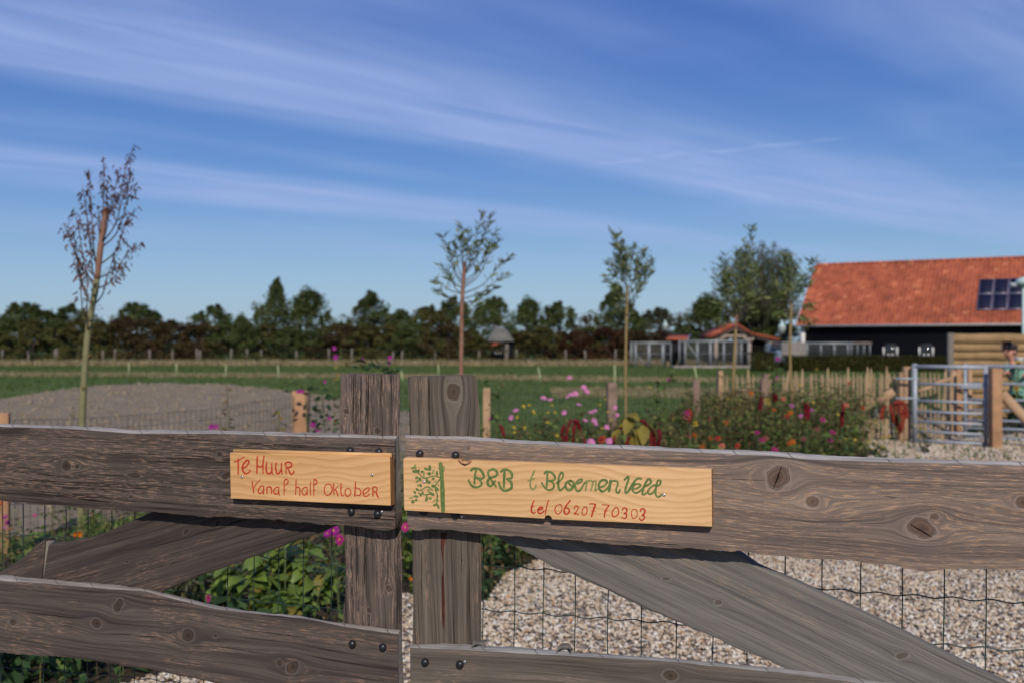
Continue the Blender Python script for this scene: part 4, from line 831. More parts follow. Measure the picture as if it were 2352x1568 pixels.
T = [(60, 690, 62, 'round', 'dark rounded tree near the left edge of the tree line'),
     (-18, 706, 40, 'round2', 'dark tree cut off by the left edge of the picture'),
     (170, 697, 48, 'round2', 'dark tree behind the leaning withered sapling'),
     (315, 690, 50, 'round', 'lone round dark tree standing above the brown shrubs on the left'),
     (490, 699, 50, 'round2', 'dark round tree just left of the tallest pair'),
     (556, 715, 28, 'cone2', 'small dark tree tucked against the tallest pair'),
     (632, 641, 46, 'cone', 'tall pointed tree with a pale trunk, left of the tallest pair'),
     (706, 652, 56, 'cone2', 'tall dense pointed tree, right of the tallest pair'),
     (855, 671, 60, 'cone', 'dark tree above the left gate post'),
     (925, 706, 34, 'round', 'low dark tree above the right gate post'),
     (985, 698, 44, 'olive', 'olive green tree left of the red barked sapling'),
     (1045, 680, 42, 'round2', 'dark tree directly behind the red barked sapling'),
     (1133, 676, 42, 'round', 'dark tree behind the little grey roofed house'),
     (1212, 674, 42, 'cone2', 'dark tree just right of the little grey roofed house'),
     (1285, 692, 46, 'round2', 'dark broad tree right of the middle of the tree line'),
     (1352, 716, 26, 'thin', 'thin reddish half bare tree in the middle of the tree line'),
     (1420, 656, 56, 'cone', 'tall dark tree behind the third sapling'),
     (1518, 702, 52, 'willow', 'grey green willow behind the aviaries'),
     (1622, 668, 58, 'cone2', 'dark conical tree left of the big airy willow'),
     (1578, 742, 40, 'round', 'low dark tree behind the black shed'),
     (1700, 735, 50, 'olive', 'low olive tree behind the open timber shed'),
     (1790, 740, 60, 'round', 'low dark tree between the timber shed and the barn'),
     (770, 738, 45, 'olive', 'low olive tree between the tallest pair and the gate posts')]
for i, (px, top, hw, kd, lb) in enumerate(T):
    tree(px, top, hw, 835, 73 + (i % 3) * 1.6, kd, lb, 'trees in the far tree line', crown_from=.10)
S_ = [(-30, 745, 'o'), (20, 742, 'd'), (75, 738, 'o'), (128, 742, 'd'), (180, 740, 'o'), (232, 745, 'o'), (285, 733, 'b'), (338, 738, 'b'), (392, 742, 'b'), (425, 756, 'r'), (465, 750, 'b'), (515, 745, 'd'), (560, 748, 'd'), (610, 752, 'o'),
      (660, 760, 'd'), (712, 768, 'd'), (762, 775, 'b'), (800, 752, 'b'), (845, 750, 'o'), (890, 752, 'o'), (930, 758, 'd'), (975, 762, 'o'), (1030, 752, 'b'), (1078, 765, 'o'), (1105, 785, 'o'), (1205, 768, 'b'), (1245, 758, 'o'), (1288, 772, 'r'), (1325, 768, 'r'),
      (1352, 758, 'o'), (1392, 758, 'r'), (1432, 762, 'b'), (1470, 768, 'b'), (1515, 768, 'r'), (1555, 790, 'd'), (1600, 772, 'd')]
LMK = [(75, 'the trees at the left edge'), (-10, 'the left picture edge'), (195, 'the leaning withered sapling'), (315, 'the lone round tree'), (490, 'the fourth dark tree'), (668, 'the tallest pair of trees'), (850, 'the left gate post'), (1020, 'the right gate post'), (1150, 'the grey roofed house'), (1290, 'the middle broad tree'), (1437, 'the third sapling'), (1558, 'the black shed')]
def place(px):
    x, nm = min(LMK, key=lambda l: abs(l[0] - px)); d = px - x
    return ('right behind ' if abs(d) < 17 else ('just right of ' if 0 < d < 45 else ('just left of ' if -45 < d < 0 else ('further right of ' if d > 0 else 'further left of ')))) + nm
SN = {'o': 'olive bush in the hedgerow at the far field edge', 'd': 'dark green bush in the hedgerow at the far field edge', 'b': 'brown bush in the hedgerow at the far field edge', 'r': 'dark red bush in the hedgerow at the far field edge'}
_seen = {}
for i, (px, top, kd) in enumerate(S_):
    key = kd + place(px); _seen[key] = _seen.get(key, 0) + 1; more = ', next along' if _seen[key] > 1 else ''
    tree(px, top - 12, 44, 835, 70 + (i % 2) * .9, 'shrub_' + kd, SN[kd].replace(' in the hedgerow at the far field edge', ' in the far hedgerow ') + place(px) + more, {'o': 'olive hedgerow bushes', 'd': 'dark green hedgerow bushes', 'b': 'brown hedgerow bushes', 'r': 'dark red hedgerow bushes'}[kd], crown_from=0.0, cat='bush', name='bush', trunkr=.6)
# the big airy willow: many upright limbs with hanging leaves
def airy(px, top, hw, z, label):
    r = np.random.default_rng(5); x = (px - CX) / F * z; H = EYE + (CY - top) / F * z; w_ = hw / F * z
    root = empty('willow_tree', (x, z, 0), label, 'tree'); tk = MB(); lf = MB(); C = []; Rr = []
    tk.tube([(0, 0, -.1), (.1, 0, H * .18), (0, .05, H * .3)], [.34, .28, .2], 9)
    for k in range(84):
        a = r.uniform(0, 2 * pi); q = r.random() ** .5; ex = w_ * q * cos(a); ey = w_ * q * sin(a) * .8
        hh = H * (.40 + .60 * math.sqrt(max(0, 1 - (q * .98) ** 2))) * r.uniform(.93, 1.0)
        P = catmull([(0, 0, H * .12), (ex * .45, ey * .45, H * .36), (ex * .85, ey * .85, hh * .72), (ex, ey, hh)], 6); tk.tube(P, np.linspace(.08, .012, len(P)), 5)
        for s_ in np.linspace(.35, 1, 11):
            p = P[int(s_ * (len(P) - 1))] + r.normal(0, .16, 3); C.append(p); Rr.append(r.uniform(.18, .36))
    leafmass(lf, np.array(C), np.array(Rr), 22, .19, r, LEAFN, 1.5); leafmass(lf, np.array(C), np.array(Rr) * 1.1, 14, .20, r, LEAFN, 1.5, 1)
    tk.build('trunk', M['bark'], root, True); lf.build('crown', [M['leaf_willow'], M['leaf_dark']], root)
airy(1752, 556, 128, 74, 'big airy grey green willow left of the orange roofed barn')

# field fence far off
ff = empty('field_fence', (0, 68.6, 0), 'grey post and wire fence along the foot of the far hedgerow', 'fence')
pm = MB().box((0, 0, .42), (.11, .11, 1.06)).mesh('post', M['greypost']); r = np.random.default_rng(3); prev = None
for k, px in enumerate([3, 67, 128, 132, 192, 236, 263, 345, 396, 455, 460, 530, 568, 600, 680, 757, 808, 903, 923, 1000, 1100, 1187, 1300, 1345, 1413, 1446]):
    x = (px - CX) / F * 68.6; linked('post', pm, ff, (x, r.normal(0, .05), 0), (r.normal(0, .02), r.normal(0, .04), 0), (1, 1, r.uniform(.85, 1.1)))
for h in (.35, .65, .9): MB().box((-14, 0, h), (44, .006, .006)).build('wire', M['greypost'], ff)
# pale plastic stakes of an electric fence across the field
stk = MB().tube([(0, 0, -.05), (.004, 0, .4), (0, 0, .78)], [.03, .026, .022], 6).mesh('fence_stake', M['stake'], True)
for k, (px, yb, yt, ln) in enumerate([(296, 862, 832, 0), (405, 864, 834, 0), (519, 868, 836, 0), (640, 870, 838, .06), (925, 880, 850, .12), (1243, 880, 842, .18), (1412, 890, 838, 0), (1603, 882, 842, .2), (1007, 866, 836, 0)]):
    z = EYE * F / (yb - CY); o = linked('fence_stake', stk, None, ((px - CX) / F * z, z, 0), (0, -ln, 0), (1, 1, (yb - yt) / F * z / .78))
    tag(o, ('leaning' if ln else 'upright') + ' pale plastic fence stake in the field ' + place(px), 'stake', 'electric fence stakes in the field')

# ------------------------------------------------------------------ the big barn
BA = math.atan2(-.49, .872); BX = np.array((cos(BA), sin(BA), 0)); BY = np.array((-sin(BA), cos(BA), 0)); BO = np.array((18.15, 62.0, 0))
barn = empty('barn', BO, 'long black boarded barn with an orange pantile roof on the right', 'barn', None, BA)
BL = 24.0; EAVE = 2.60; RID = 6.55; HALF = 5.0
for k in range(14):
    MB().box((BL / 2, .03 + .012 * (k % 2), .1 + k * .185), (BL, .03, .196), R=np.array([[1, 0, 0], [0, cos(.09), -sin(.09)], [0, sin(.09), cos(.09)]])).build('weatherboard', M['blackboard'], barn)
MB().prism([(.05, .09, 0), (BL, .09, 0), (BL, .09, EAVE), (.05, .09, EAVE)], (0, 9.8, 0)).build('wall', M['black'], barn)
MB().prism([(.02, .1, 0), (.02, 9.9, 0), (.02, 9.9, EAVE), (.02, 5, RID - .2), (.02, .1, EAVE)], (.06, 0, 0)).build('gable', M['blackboard'], barn)
MB().box((-.03, -.02, 1.3), (.26, .09, 2.6)).build('corner_board', M['white'], barn)
sl = np.array((0, HALF + .38, RID - EAVE + .12)); SL = np.linalg.norm(sl); sl /= SL; rn = np.array((0, -sl[2], sl[1])); R0 = np.array((-.35, -.38, EAVE - .12))
TW, TL = .235, .315; rows = int(SL / TL); cols = int((BL + .5) / TW)
MB().prism([R0, R0 + (BL + .5, 0, 0), R0 + np.array((BL + .5, 0, 0)) + sl * SL, R0 + sl * SL], rn * -.1).build('roof', M['tile'], barn)
MB().prism([R0 + np.array((0, 2 * (HALF + .38), 0)), R0 + np.array((BL + .5, 2 * (HALF + .38), 0)), R0 + np.array((BL + .5, 0, 0)) + sl * SL, R0 + sl * SL], (0, 0, -.1)).build('roof', M['tile'], barn)
cs = [(0, .012), (.06, -.004), (.13, -.006), (.18, .028), (.225, .034), (.245, .012)]
tvv = np.array([(x, 0, z + .030) for x, z in cs] + [(x, TL * 1.06, z + .006) for x, z in cs] + [(x, 0, z + .012) for x, z in cs]); n_ = len(cs); i = np.arange(n_ - 1)
tff = [np.stack([i, i + 1, i + n_ + 1, i + n_], 1), np.stack([i + 2 * n_, i + 2 * n_ + 1, i + 1, i], 1)]
RM = np.stack([np.array((1, 0, 0)), sl, rn], 1)
tilemesh = MB().add(tvv @ RM.T, tff).mesh('tile', M['tile'], False)
cc, rr = np.meshgrid(np.arange(cols), np.arange(rows)); cc, rr = cc.ravel(), rr.ravel()
jit = np.random.default_rng(2); Pt = R0 + np.outer(cc * TW, (1, 0, 0)) + np.outer(rr * TL, sl) + rn * .012 + jit.normal(0, .004, (len(cc), 3))
sel = (cc * TW > 9.15) & (cc * TW < 12.75); sel &= np.cumsum(sel) <= 300
for p in Pt[sel]: linked('tile', tilemesh, barn, p)
Rb = np.repeat(RM[None], (~sel).sum(), 0); mb = MB(); mb.inst(tvv, tff, Pt[~sel], Rb, 1.0); tag(mb.build('tiles', M['tile'], barn), kind='stuff')
rt = MB().tube([(0, 0, 0), (.40, 0, .012)], [.11, .125], 10).mesh('ridge_tile', M['tile'], True)
for k in range(int(BL / .38)): linked('ridge_tile', rt, barn, (-.3 + k * .38, HALF, RID + .02))
MB().beam(R0 + (0, -.05, -.03), R0 + (BL + .5, -.05, -.03), .12, .13).build('gutter', M['gutter'], barn)
MB().beam(R0 + np.array((-.04, 0, .0)) + sl * -.05, R0 + np.array((-.04, 0, 0)) + sl * SL, .05, .22, up=rn).build('barge_board', simple('blue_grey_barge_board', (.33, .34, .42), .7), barn)
MB().tube([(-.25, HALF, RID), (-.25, HALF, RID + .75)], .02, 5).build('lightning_rod', M['galv'], barn)
def to_plane(px, py, o, n):
    r = np.array(((px - CX) / F, 1.0, (CY - py) / F)); c = np.array((0, 0, EYE)); t = ((o - c) @ n) / (r @ n); return c + t * r
def barn_loc(p): q = p - BO; return np.array((q @ BX, q @ BY, q[2]))
rO = BO + BX * R0[0] + BY * R0[1] + np.array((0, 0, R0[2])); rN = BY * rn[1] + np.array((0, 0, rn[2]))
def roofst(px, py): q = barn_loc(to_plane(px, py, rO, rN)) - R0; return q[0], q @ sl
s0, t0 = roofst(2243, 716); s1, _ = roofst(2352, 711); _, t1 = roofst(2258, 645); pw = (s1 - s0) / 3.02; ph = (t1 - t0) / 2
solar = []
for c in range(6):
    for q in range(2):
        b_ = R0 + np.array((s0 + c * pw, 0, 0)) + sl * (t0 + q * ph) + rn * .10
        P4 = [b_, b_ + (pw - .03, 0, 0), b_ + np.array((pw - .03, 0, 0)) + sl * (ph - .03), b_ + sl * (ph - .03)]
        fr = MB().prism(P4, rn * .05).build('solar_panel', M['solar_frame'], barn)
        I = [P4[0] + np.array((.05, 0, 0)) + sl * .05, P4[1] + np.array((-.05, 0, 0)) + sl * .05, P4[2] + np.array((-.05, 0, 0)) - sl * .05, P4[3] + np.array((.05, 0, 0)) - sl * .05]
        MB().prism([p + rn * .051 for p in I], rn * .004).build('solar_glass', M['solar'], fr)
for x0, x1 in ((2030, 2061), (2112, 2143)):
    a = barn_loc(to_plane(x0, 819, BO, BY)); b = barn_loc(to_plane(x1, 797, BO, BY)); fr = MB()
    fr.box(((a[0]), -.06, (a[2] + b[2]) / 2), (.09, .08, b[2] - a[2])).box((b[0], -.06, (a[2] + b[2]) / 2), (.09, .08, b[2] - a[2])).box(((a[0] + b[0]) / 2, -.07, a[2]), (b[0] - a[0] + .16, .12, .09))
    f = fr.build('window', M['white'], barn)
    MB().box(((a[0] + b[0]) / 2, -.022, (a[2] + b[2]) / 2 + .1), (b[0] - a[0] - .09, .02, b[2] - a[2] + .2)).build('pane', M['glasspane'], f)  # dark pane runs above the frame, painting the shadow over its top
    for q in range(2): MB().lathe([(.06, 0), (.08, .08), (.04, .13), (.01, .14)], 8, c=((a[0] + b[0]) / 2 + (q - .5) * .24, -.06, a[2] + .05)).build('sill_pot', M['white'], f)

def P0(px, z): return (px - CX) / F * z
def Z0(py, z): return EYE + (CY - py) / F * z
# ---- open timber shed with a pantile roof
zc = 60.0; cs_ = empty('timber_shed', (P0(1690, zc), zc, 0), 'open pale timber shed with an orange gable roof and a lower lean-to', 'shed')
def L(px, py, dy=0, z=zc): return np.array((P0(px, z) - P0(1690, zc), dy, Z0(py, z)))
for px, yt in ((1645, 776), (1722, 768), (1781, 778)):
    for dy in (0, 4.2): MB().prism([L(px - 4, 845, dy), L(px + 4, 845, dy), L(px + 4, yt, dy), L(px - 4, yt, dy)], (0, .18, 0)).build('post', M['timber'], cs_)
MB().prism([L(1640, 775), L(1738, 775), L(1738, 768.5), L(1640, 768.5)], (0, .16, 0)).build('tie_beam', M['timber'], cs_)
for a, b in (((1635, 778), (1690, 751)), ((1690, 751), (1722, 771)), ((1722, 771), (1786, 786)), ((1652, 782), (1668, 770)), ((1704, 770), (1718, 783)), ((1734, 772), (1723, 784)), ((1764, 782), (1779, 796))):
    MB().beam(L(*a, -.02), L(*b, -.02), .16, .15).build('rafter', M['timber'], cs_)
for a, b in (((1633, 776), (1690, 747)), ((1690, 747), (1723, 768.5)), ((1723, 768.5), (1788, 782.5))):
    p0, p1 = L(*a, -.3), L(*b, -.3); rf = MB().prism([p0, p1, p1 + (0, 5, 0), p0 + (0, 5, 0)], (0, 0, .10)).build('roof', M['tile'], cs_)
    u_ = p1 - p0; k_ = int(np.linalg.norm(u_) / .3)
    for q in range(k_): MB().box(p0 + u_ * (q + .5) / k_ + (0, 2.4, .115 + .01 * (q % 2)), (np.linalg.norm(u_) / k_ * .86, 4.9, .05), R=np.stack([u_ / np.linalg.norm(u_), (0, 1, 0), np.cross(u_ / np.linalg.norm(u_), (0, 1, 0))], 1)).build('tile_course', M['tile'], rf)
MB().prism([L(1640, 846, 4.4), L(1782, 846, 4.4), L(1782, 781, 4.4), L(1640, 781, 4.4)], (0, .08, 0)).build('dark_interior_wall', M['black'], cs_)  # near-black colour stands for the shade inside the open shed
MB().prism([L(1724, 846, .4), L(1777, 846, .4), L(1777, 792, .4), L(1760, 784, .4), L(1724, 776, .4)], (0, .08, 0)).build('dark_interior_wall', M['black'], cs_)  # dark sheet close behind the front, painted as the lean-to's inner shade
# ---- black shed
zb = 61.5; bs = empty('black_shed', (P0(1558, zb), zb, 0), 'narrow black shed with a small orange tiled roof between the two aviaries', 'shed')
def L2(px, py, dy=0): return np.array((P0(px, zb) - P0(1558, zb), dy, Z0(py, zb)))
for k in range(9):
    x0 = 1543 + k * 3.5; MB().prism([L2(x0, 842), L2(x0 + 3.2, 842), L2(x0 + 3.2, 780), L2(x0, 780)], (0, .03 + .01 * (k % 2), 0)).build('board', M['blackboard'], bs)
MB().prism([L2(1543, 842, .04), L2(1574, 842, .04), L2(1574, 780, .04), L2(1543, 780, .04)], (0, 3, 0)).build('wall', M['black'], bs)
MB().prism([L2(1528, 781, -.2), L2(1577, 781, -.2), L2(1600, 770.5, 2.2), L2(1551, 770.5, 2.2)], (0, 0, .08)).build('roof', M['tile'], bs)
MB().prism([L2(1577, 781, -.2), L2(1580, 781, -.2), L2(1603, 770, 2.2), L2(1600, 770, 2.2)], (0, 0, .1)).build('barge_board', M['solar_frame'], bs)
# ---- aviaries
def aviary(label, z, posts, ytop, ybot, cells, depth=2.0, mid=None, brace=None, right=None):
    c = posts[0]; root = empty('aviary', (P0(c, z), z, 0), label, 'aviary', None)
    Lz = lambda px, py, dy=0: np.array((P0(px, z) - P0(c, z), dy, Z0(py, z)))
    for iq, (px, wd) in enumerate(zip(posts, cells)):
        for dy in ((0, depth) if iq in (0, len(posts) - 1) else (0,)): MB().prism([Lz(px - wd / 2, ybot, dy), Lz(px + wd / 2, ybot, dy), Lz(px + wd / 2, ytop, dy), Lz(px - wd / 2, ytop, dy)], (0, .08, 0)).build('post', M['alu'], root)
    a, b = posts[0], posts[-1]
    for dy in (0, depth): MB().prism([Lz(a, ytop + 5, dy - .01), Lz(b, ytop + 5, dy - .01), Lz(b, ytop, dy - .01), Lz(a, ytop, dy - .01)], (0, .09, 0)).build('top_rail', M['alu'], root)
    if mid: MB().prism([Lz(a, mid + 1, .02), Lz(b, mid + 1, .02), Lz(b, mid, .02), Lz(a, mid, .02)], (0, .03, 0)).build('mid_rail', M['alu'], root)
    if brace: MB().beam(Lz(*brace[0], .0), Lz(*brace[1], .0), .04, .05).build('brace', M['alu'], root)
    w_ = MB(); h0 = Z0(ybot, z); h1 = Z0(ytop, z); x0 = 0; x1 = P0(b, z) - P0(a, z)
    for dy in (.03, depth - .03):
        for x in np.arange(x0, x1, .1): w_.box((x, dy, (h0 + h1) / 2), (.006, .004, h1 - h0))
        for h in np.arange(h0, h1, .1): w_.box(((x0 + x1) / 2, dy, h), (x1 - x0, .004, .006))
    tag(w_.build('wire_mesh', M['wiremesh'], root), kind='stuff')
    return root, Lz
aviary('small open aviary with thick white posts, left of the black shed', 58.0, [1460, 1491, 1523, 1541], 785, 843, [5, 6, 6, 2], mid=811, brace=((1462, 815), (1487, 838)))
aviary('long wire aviary with thin grey frames in front of the timber shed', 58.4, [1574, 1602, 1632, 1663, 1692, 1704, 1719], 781, 843, [4, 4.5, 5, 4, 3, 2, 3], mid=811, brace=((1577, 786), (1617, 841)))
av, Lz = aviary('low wire aviary in front of the barn, ending in a grey board panel', 55.5, [1855, 1886, 1917, 1948, 1956, 1970, 1985, 1999], 786, 820, [3, 3, 3.5, 3.5, 2, 2, 2, 2], depth=1.2)
for k in range(6): MB().prism([Lz(1795, 785.5 + (k + 1) * 5.9 - .4), Lz(1853, 785.5 + (k + 1) * 5.9 - .4), Lz(1853, 785.5 + k * 5.9), Lz(1795, 785.5 + k * 5.9)], (0, .03 + .01 * (k % 2), 0)).build('board', M['greyboard'], av)
MB().prism([Lz(1963, 786, -.05), Lz(2002, 786, -.05), Lz(2002, 789, -.05), Lz(1963, 789, -.05)], (0, 1.3, 0)).build('roof', M['timber'], av)
sl_ = MB().box((P0(1640, 57), 57.4, .04), (4.6, 1.6, .12)).build('concrete_apron', M['concrete']); tag(sl_, kind='structure')
# ---- the little grey roofed house
zh = 69.6; hs = empty('small_house', (P0(1150, zh), zh, 0), 'little grey hipped roof house peeking out between the bushes', 'house')
def L3(px, py, dy=0): return np.array((P0(px, zh) - P0(1150, zh), dy, Z0(py, zh)))
v = [L3(1119, 783, -.3), L3(1181, 783, -.3), L3(1181, 783, 2.2), L3(1119, 783, 2.2), L3(1138, 749, .9), L3(1160, 753, .9)]
MB().add(v, [np.array([[0, 1, 5, 4], [2, 3, 4, 5]]), np.array([[1, 2, 5], [3, 0, 4]]), np.array([[0, 3, 2, 1]])]).build('roof', M['greyroof'], hs)
for k in range(6):
    f = k / 6; a = v[0] * (1 - f) + v[4] * f; b = v[1] * (1 - f) + v[5] * f; MB().beam(a + (0, -.02, .02), b + (0, -.02, .02), .05, .05).build('tile_course', M['greyroof'], hs)
MB().prism([L3(1127, 838), L3(1178, 838), L3(1178, 783), L3(1127, 783)], (0, 1.9, 0)).build('wall', M['blackboard'], hs)
MB().prism([L3(1130, 788, -.04), L3(1158, 788, -.04), L3(1158, 784, -.04), L3(1130, 784, -.04)], (0, .05, 0)).build('fascia', simple('lilac_white_fascia', (.45, .42, .52), .7), hs)
MB().prism([L3(1125, 795.5, -.7), L3(1131, 796, -.7), L3(1152, 788, -.1), L3(1128, 788, -.1)], (0, 0, .05)).build('porch_roof', M['tile'], hs)
w_ = MB(); [w_.prism([L3(*p, -.06) for p in q], (0, .06, 0)) for q in ([(1133, 811), (1154, 811), (1154, 809), (1133, 809)], [(1133, 797), (1154, 797), (1154, 795), (1133, 795)], [(1133, 811), (1135, 811), (1135, 797), (1133, 797)], [(1152, 811), (1154, 811), (1154, 797), (1152, 797)], [(1142, 811), (1144, 811), (1144, 797), (1142, 797)])]
f = w_.build('window', M['white'], hs); MB().prism([L3(1135, 809, -.01), L3(1152, 809, -.01), L3(1152, 797, -.01), L3(1135, 797, -.01)], (0, .01, 0)).build('pane', M['glasspane'], f)
MB().prism([L3(1159, 838, -.3), L3(1168, 838, -.3), L3(1168, 790, -.3), L3(1159, 790, -.3)], (0, .3, 0)).build('porch_post', M['greypost'], hs)
# ---- lanterns
def lantern(px, ytop, ybot, z, label, pole_base=0):
    x = P0(px, z); root = empty('lantern', (x, z, 0), label, 'lamp'); a, b = Z0(ybot, z), Z0(ytop, z); h = b - a
    MB().tube([(0, 0, 0), (0, 0, a)], [.05, .035], 8).build('pole', M['blackboard'], root, True)
    MB().lathe([(.05, a), (.10 * h, a + .02), (.26 * h, a + .28 * h), (.30 * h, a + .45 * h), (.28 * h, a + .5 * h)], 10).build('lamp_glass', M['lampglass'], root, True)
    MB().lathe([(.32 * h, a + .5 * h), (.2 * h, a + .66 * h), (.09 * h, a + .75 * h), (.08 * h, a + .88 * h), (.03, b)], 10).build('lamp_cap', M['teal'], root, True)
lantern(1796, 735, 767, 57, 'milky glass lantern on a dark pole beside the barn corner')
lantern(1528, 735, 759, 60, 'pale lantern on a dark pole behind the small aviary')
z = 24.0; lp = empty('yard_lamp', (P0(2352, z), z, 0), 'pale teal lamp post cut off by the right edge of the picture', 'lamp')
MB().tube([(0, 0, 0), (0, 0, Z0(645, z))], [.055, .045], 10).build('pole', M['teal'], lp, True)
MB().lathe([(.02, Z0(636, z)), (.17, Z0(642, z)), (.20, Z0(652, z)), (.11, Z0(656, z)), (.05, Z0(661, z))][::-1], 14).build('lamp_head', M['teal'], lp, True)
MB().box((-.28, -.02, Z0(655, z)), (.14, .12, .10)).box((-.20, 0, Z0(651, z)), (.3, .03, .03)).build('floodlight', M['galv'], lp)
# ---- hedge in front of the barn
def hedge(label, x0, x1, z, top, seed):
    r = np.random.default_rng(seed); a, b = P0(x0, z), P0(x1, z); h = Z0(top, z); root = empty('hedge', ((a + b) / 2, z, 0), label, 'hedge'); W_ = b - a
    MB().box((0, 0, h * .46), (W_ - .2, .7, h * .92)).build('hedge_filler_box', M['leaf_olive'], root)  # plain box added to fill the hedge inside, no branches modelled
    n = int(W_ * 1300); P = np.stack([r.uniform(-W_ / 2, W_ / 2, n), r.uniform(-.48, .4, n), r.uniform(0, h, n)], 1); f = r.random(n) < .6; P[f, 1] = -.44 + r.normal(0, .03, f.sum()); P[~f, 2] = h * (1 + r.normal(0, .03, (~f).sum()))
    mb = MB(); mb.inst(LEAF4[0] * (1, 1.3, 1), LEAF4[1], P, rot_euler(r.uniform(0, 6.3, n), r.normal(0, .8, n), r.normal(0, .8, n)), r.uniform(.05, .10, n)); mb.build('foliage', M['hedge'], root)
hedge('clipped olive green hedge running in front of the barn', 1800, 2196, 50, 819, 3)
hedge('short clipped hedge in front of the open timber shed', 1723, 1779, 50, 811, 4)
# ---- a car behind the gap in the hedge
z = 58.0; car = empty('parked_car', (P0(1778, z) + .80, z, 0), 'pale blue car seen nose on through the gap between the two hedges', 'car', None, radians(90))
prof_ = [(-.40, .28), (-.44, .55), (-.34, .80), (.80, .96), (1.45, 1.40), (3.0, 1.42), (3.8, .95), (3.85, .3)]
MB().prism([(x, -.78, zq) for x, zq in prof_], (0, 1.56, 0)).build('body', M['carbody'], car)
MB().prism([(.84, -.70, .99), (1.43, -.62, 1.38), (1.43, .62, 1.38), (.84, .70, .99)], (-.03, 0, .01)).build('windscreen', M['glasspane'], car)
for wy in (-.6, .6): MB().box((-.43, wy, .62), (.06, .28, .12)).build('headlight', M['lampglass'], car)
for wx in (.35, 2.9):
    for wy in (-.82, .64): t_ = MB().tube([(wx, wy, .31), (wx, wy + .18, .31)], .31, 18).build('wheel', M['tyre'], car); MB().tube([(wx, wy - .01, .31), (wx, wy + .19, .31)], .18, 12).build('rim', M['galv'], t_)

# ------------------------------------------------------------------ wire fence behind the flower bed
mf = empty('garden_fence', (0, 0, 0), 'low green wire mesh fence on wooden posts behind the flower bed', 'fence')
posts = [(8, 947, 7.0, 26, 'newwood'), (691, 897, 10.3, 34, 'newwood'), (1118, 890, 11.0, 17, 'newwood2'), (1405, 878, 12.2, 21, 'oldpost'), (1600, 872, 13.1, 15, 'oldpost'), (1755, 868, 14.2, 16, 'oldpost')]
Ppost = []
for px, yt, z, wd, mt in posts:
    x = P0(px, z); h = Z0(yt, z); Ppost.append((x, z, h)); rr_ = wd / F * z
    mb = MB().box((x, z, h / 2 - .1), (rr_, rr_ * .85, h + .2), R=rot_euler(np.array(px * .37 % .5 - .2), 0, 0)); o = mb.build('post', M[mt], mf)
    o.data.transform(Matrix.Identity(4)); bv = o.modifiers.new('bevel', 'BEVEL'); bv.width = .008; bv.segments = 2
wm = MB()
for (xa, za, ha), (xb, zb_, hb) in zip(Ppost[:-1], Ppost[1:]):
    a = np.array((xa, za + .06)); b = np.array((xb, zb_ + .06)); Ld = np.linalg.norm(b - a); n = int(Ld / .064)
    s = np.linspace(0, 1, n + 1); top = .93 - .03 * np.sin(s * pi) + .012 * vn(s * 5, s * 0, int(za * 7))
    for k in range(n + 1):
        p = a + (b - a) * s[k]; ln = .035 * vn(s[k] * 3.0, 0, int(za)) ; q = p + (b - a) / Ld * ln
        wm.tube([(p[0], p[1], 0), (q[0], q[1], top[k])], .0021, 3, cap=False)
    for hf in np.arange(1, 0, -.107):
        P = [(a[0] + (b[0] - a[0]) * t, a[1] + (b[1] - a[1]) * t, hf * np.interp(t, s, top) + .004 * sin(t * n * 6.28)) for t in np.linspace(0, 1, n * 2)]
        wm.tube(P, .0021, 3, cap=False)
tag(wm.build('wire_mesh', M['wirefar'], mf), kind='stuff')
a_ = GP(0, 1); P = catmull([(-5.8, 4.4, .9), (-4.9, 5.2, .92), (Ppost[0][0], Ppost[0][1], .92)], 8)
# ------------------------------------------------------------------ picket fence of split chestnut pales
pf = empty('picket_fence', (P0(1870, 15.2), 15.2, 0), 'split chestnut picket fence behind the flowers, left of the metal gates', 'fence')
pk = []
r = np.random.default_rng(8)
zx = [(215, 275, 0), (240, 290, 0), (320, 290, .02), (350, 290, 0), (395, 250, 0), (425, 290, 0), (455, 300, .14), (480, 295, -.04), (540, 285, 0), (565, 285, 0), (610, 255, -.13), (640, 290, 0), (685, 262, -.08), (735, 280, 0), (775, 250, 0), (810, 285, -.05), (845, 285, 0), (880, 285, .03), (905, 290, -.02), (930, 285, .02), (955, 243, 0), (985, 278, 0), (1020, 275, 0), (1045, 290, 0), (1075, 290, 0), (1100, 240, 0), (1138, 275, 0), (1167, 280, 0), (1197, 285, 0), (1220, 285, 0),
      (1250, 237, .02), (1272, 245, 0), (1285, 280, 0), (1315, 278, -.02), (1345, 285, 0), (1370, 232, 0), (1382, 278, 0), (1413, 280, .03), (1437, 285, 0), (1590, 250, 0), (1620, 275, 0), (1650, 275, 0), (1690, 275, 0), (1720, 275, 0), (1745, 280, 0), (1770, 240, -.05), (1800, 275, .04), (1825, 280, 0)]
pmesh = []
for k in range(4):
    rr = np.random.default_rng(k + 20); zz_ = np.linspace(0, 1, 6); mb = MB()
    sx_ = .5 * (1 + .16 * rr.normal(0, 1, 6)); v = []
    for q in range(6):
        wq = sx_[q] * (.3 if q == 5 else 1); off = rr.normal(0, .08)
        v += [(-wq + off, -.25, zz_[q]), (wq + off, -.22, zz_[q]), (wq * .8 + off, .28, zz_[q]), (-wq * .8 + off, .25, zz_[q])]
    i = np.arange(5)[:, None] * 4; j = np.arange(4)[None]; jk = (j + 1) % 4
    mb.add(v, [np.stack([i + j, i + jk, i + 4 + jk, i + 4 + j], -1).reshape(-1, 4), np.array([[3, 2, 1, 0]]), np.array([[20, 21, 22, 23]])]); pmesh.append(mb.mesh('picket', M['picket']))
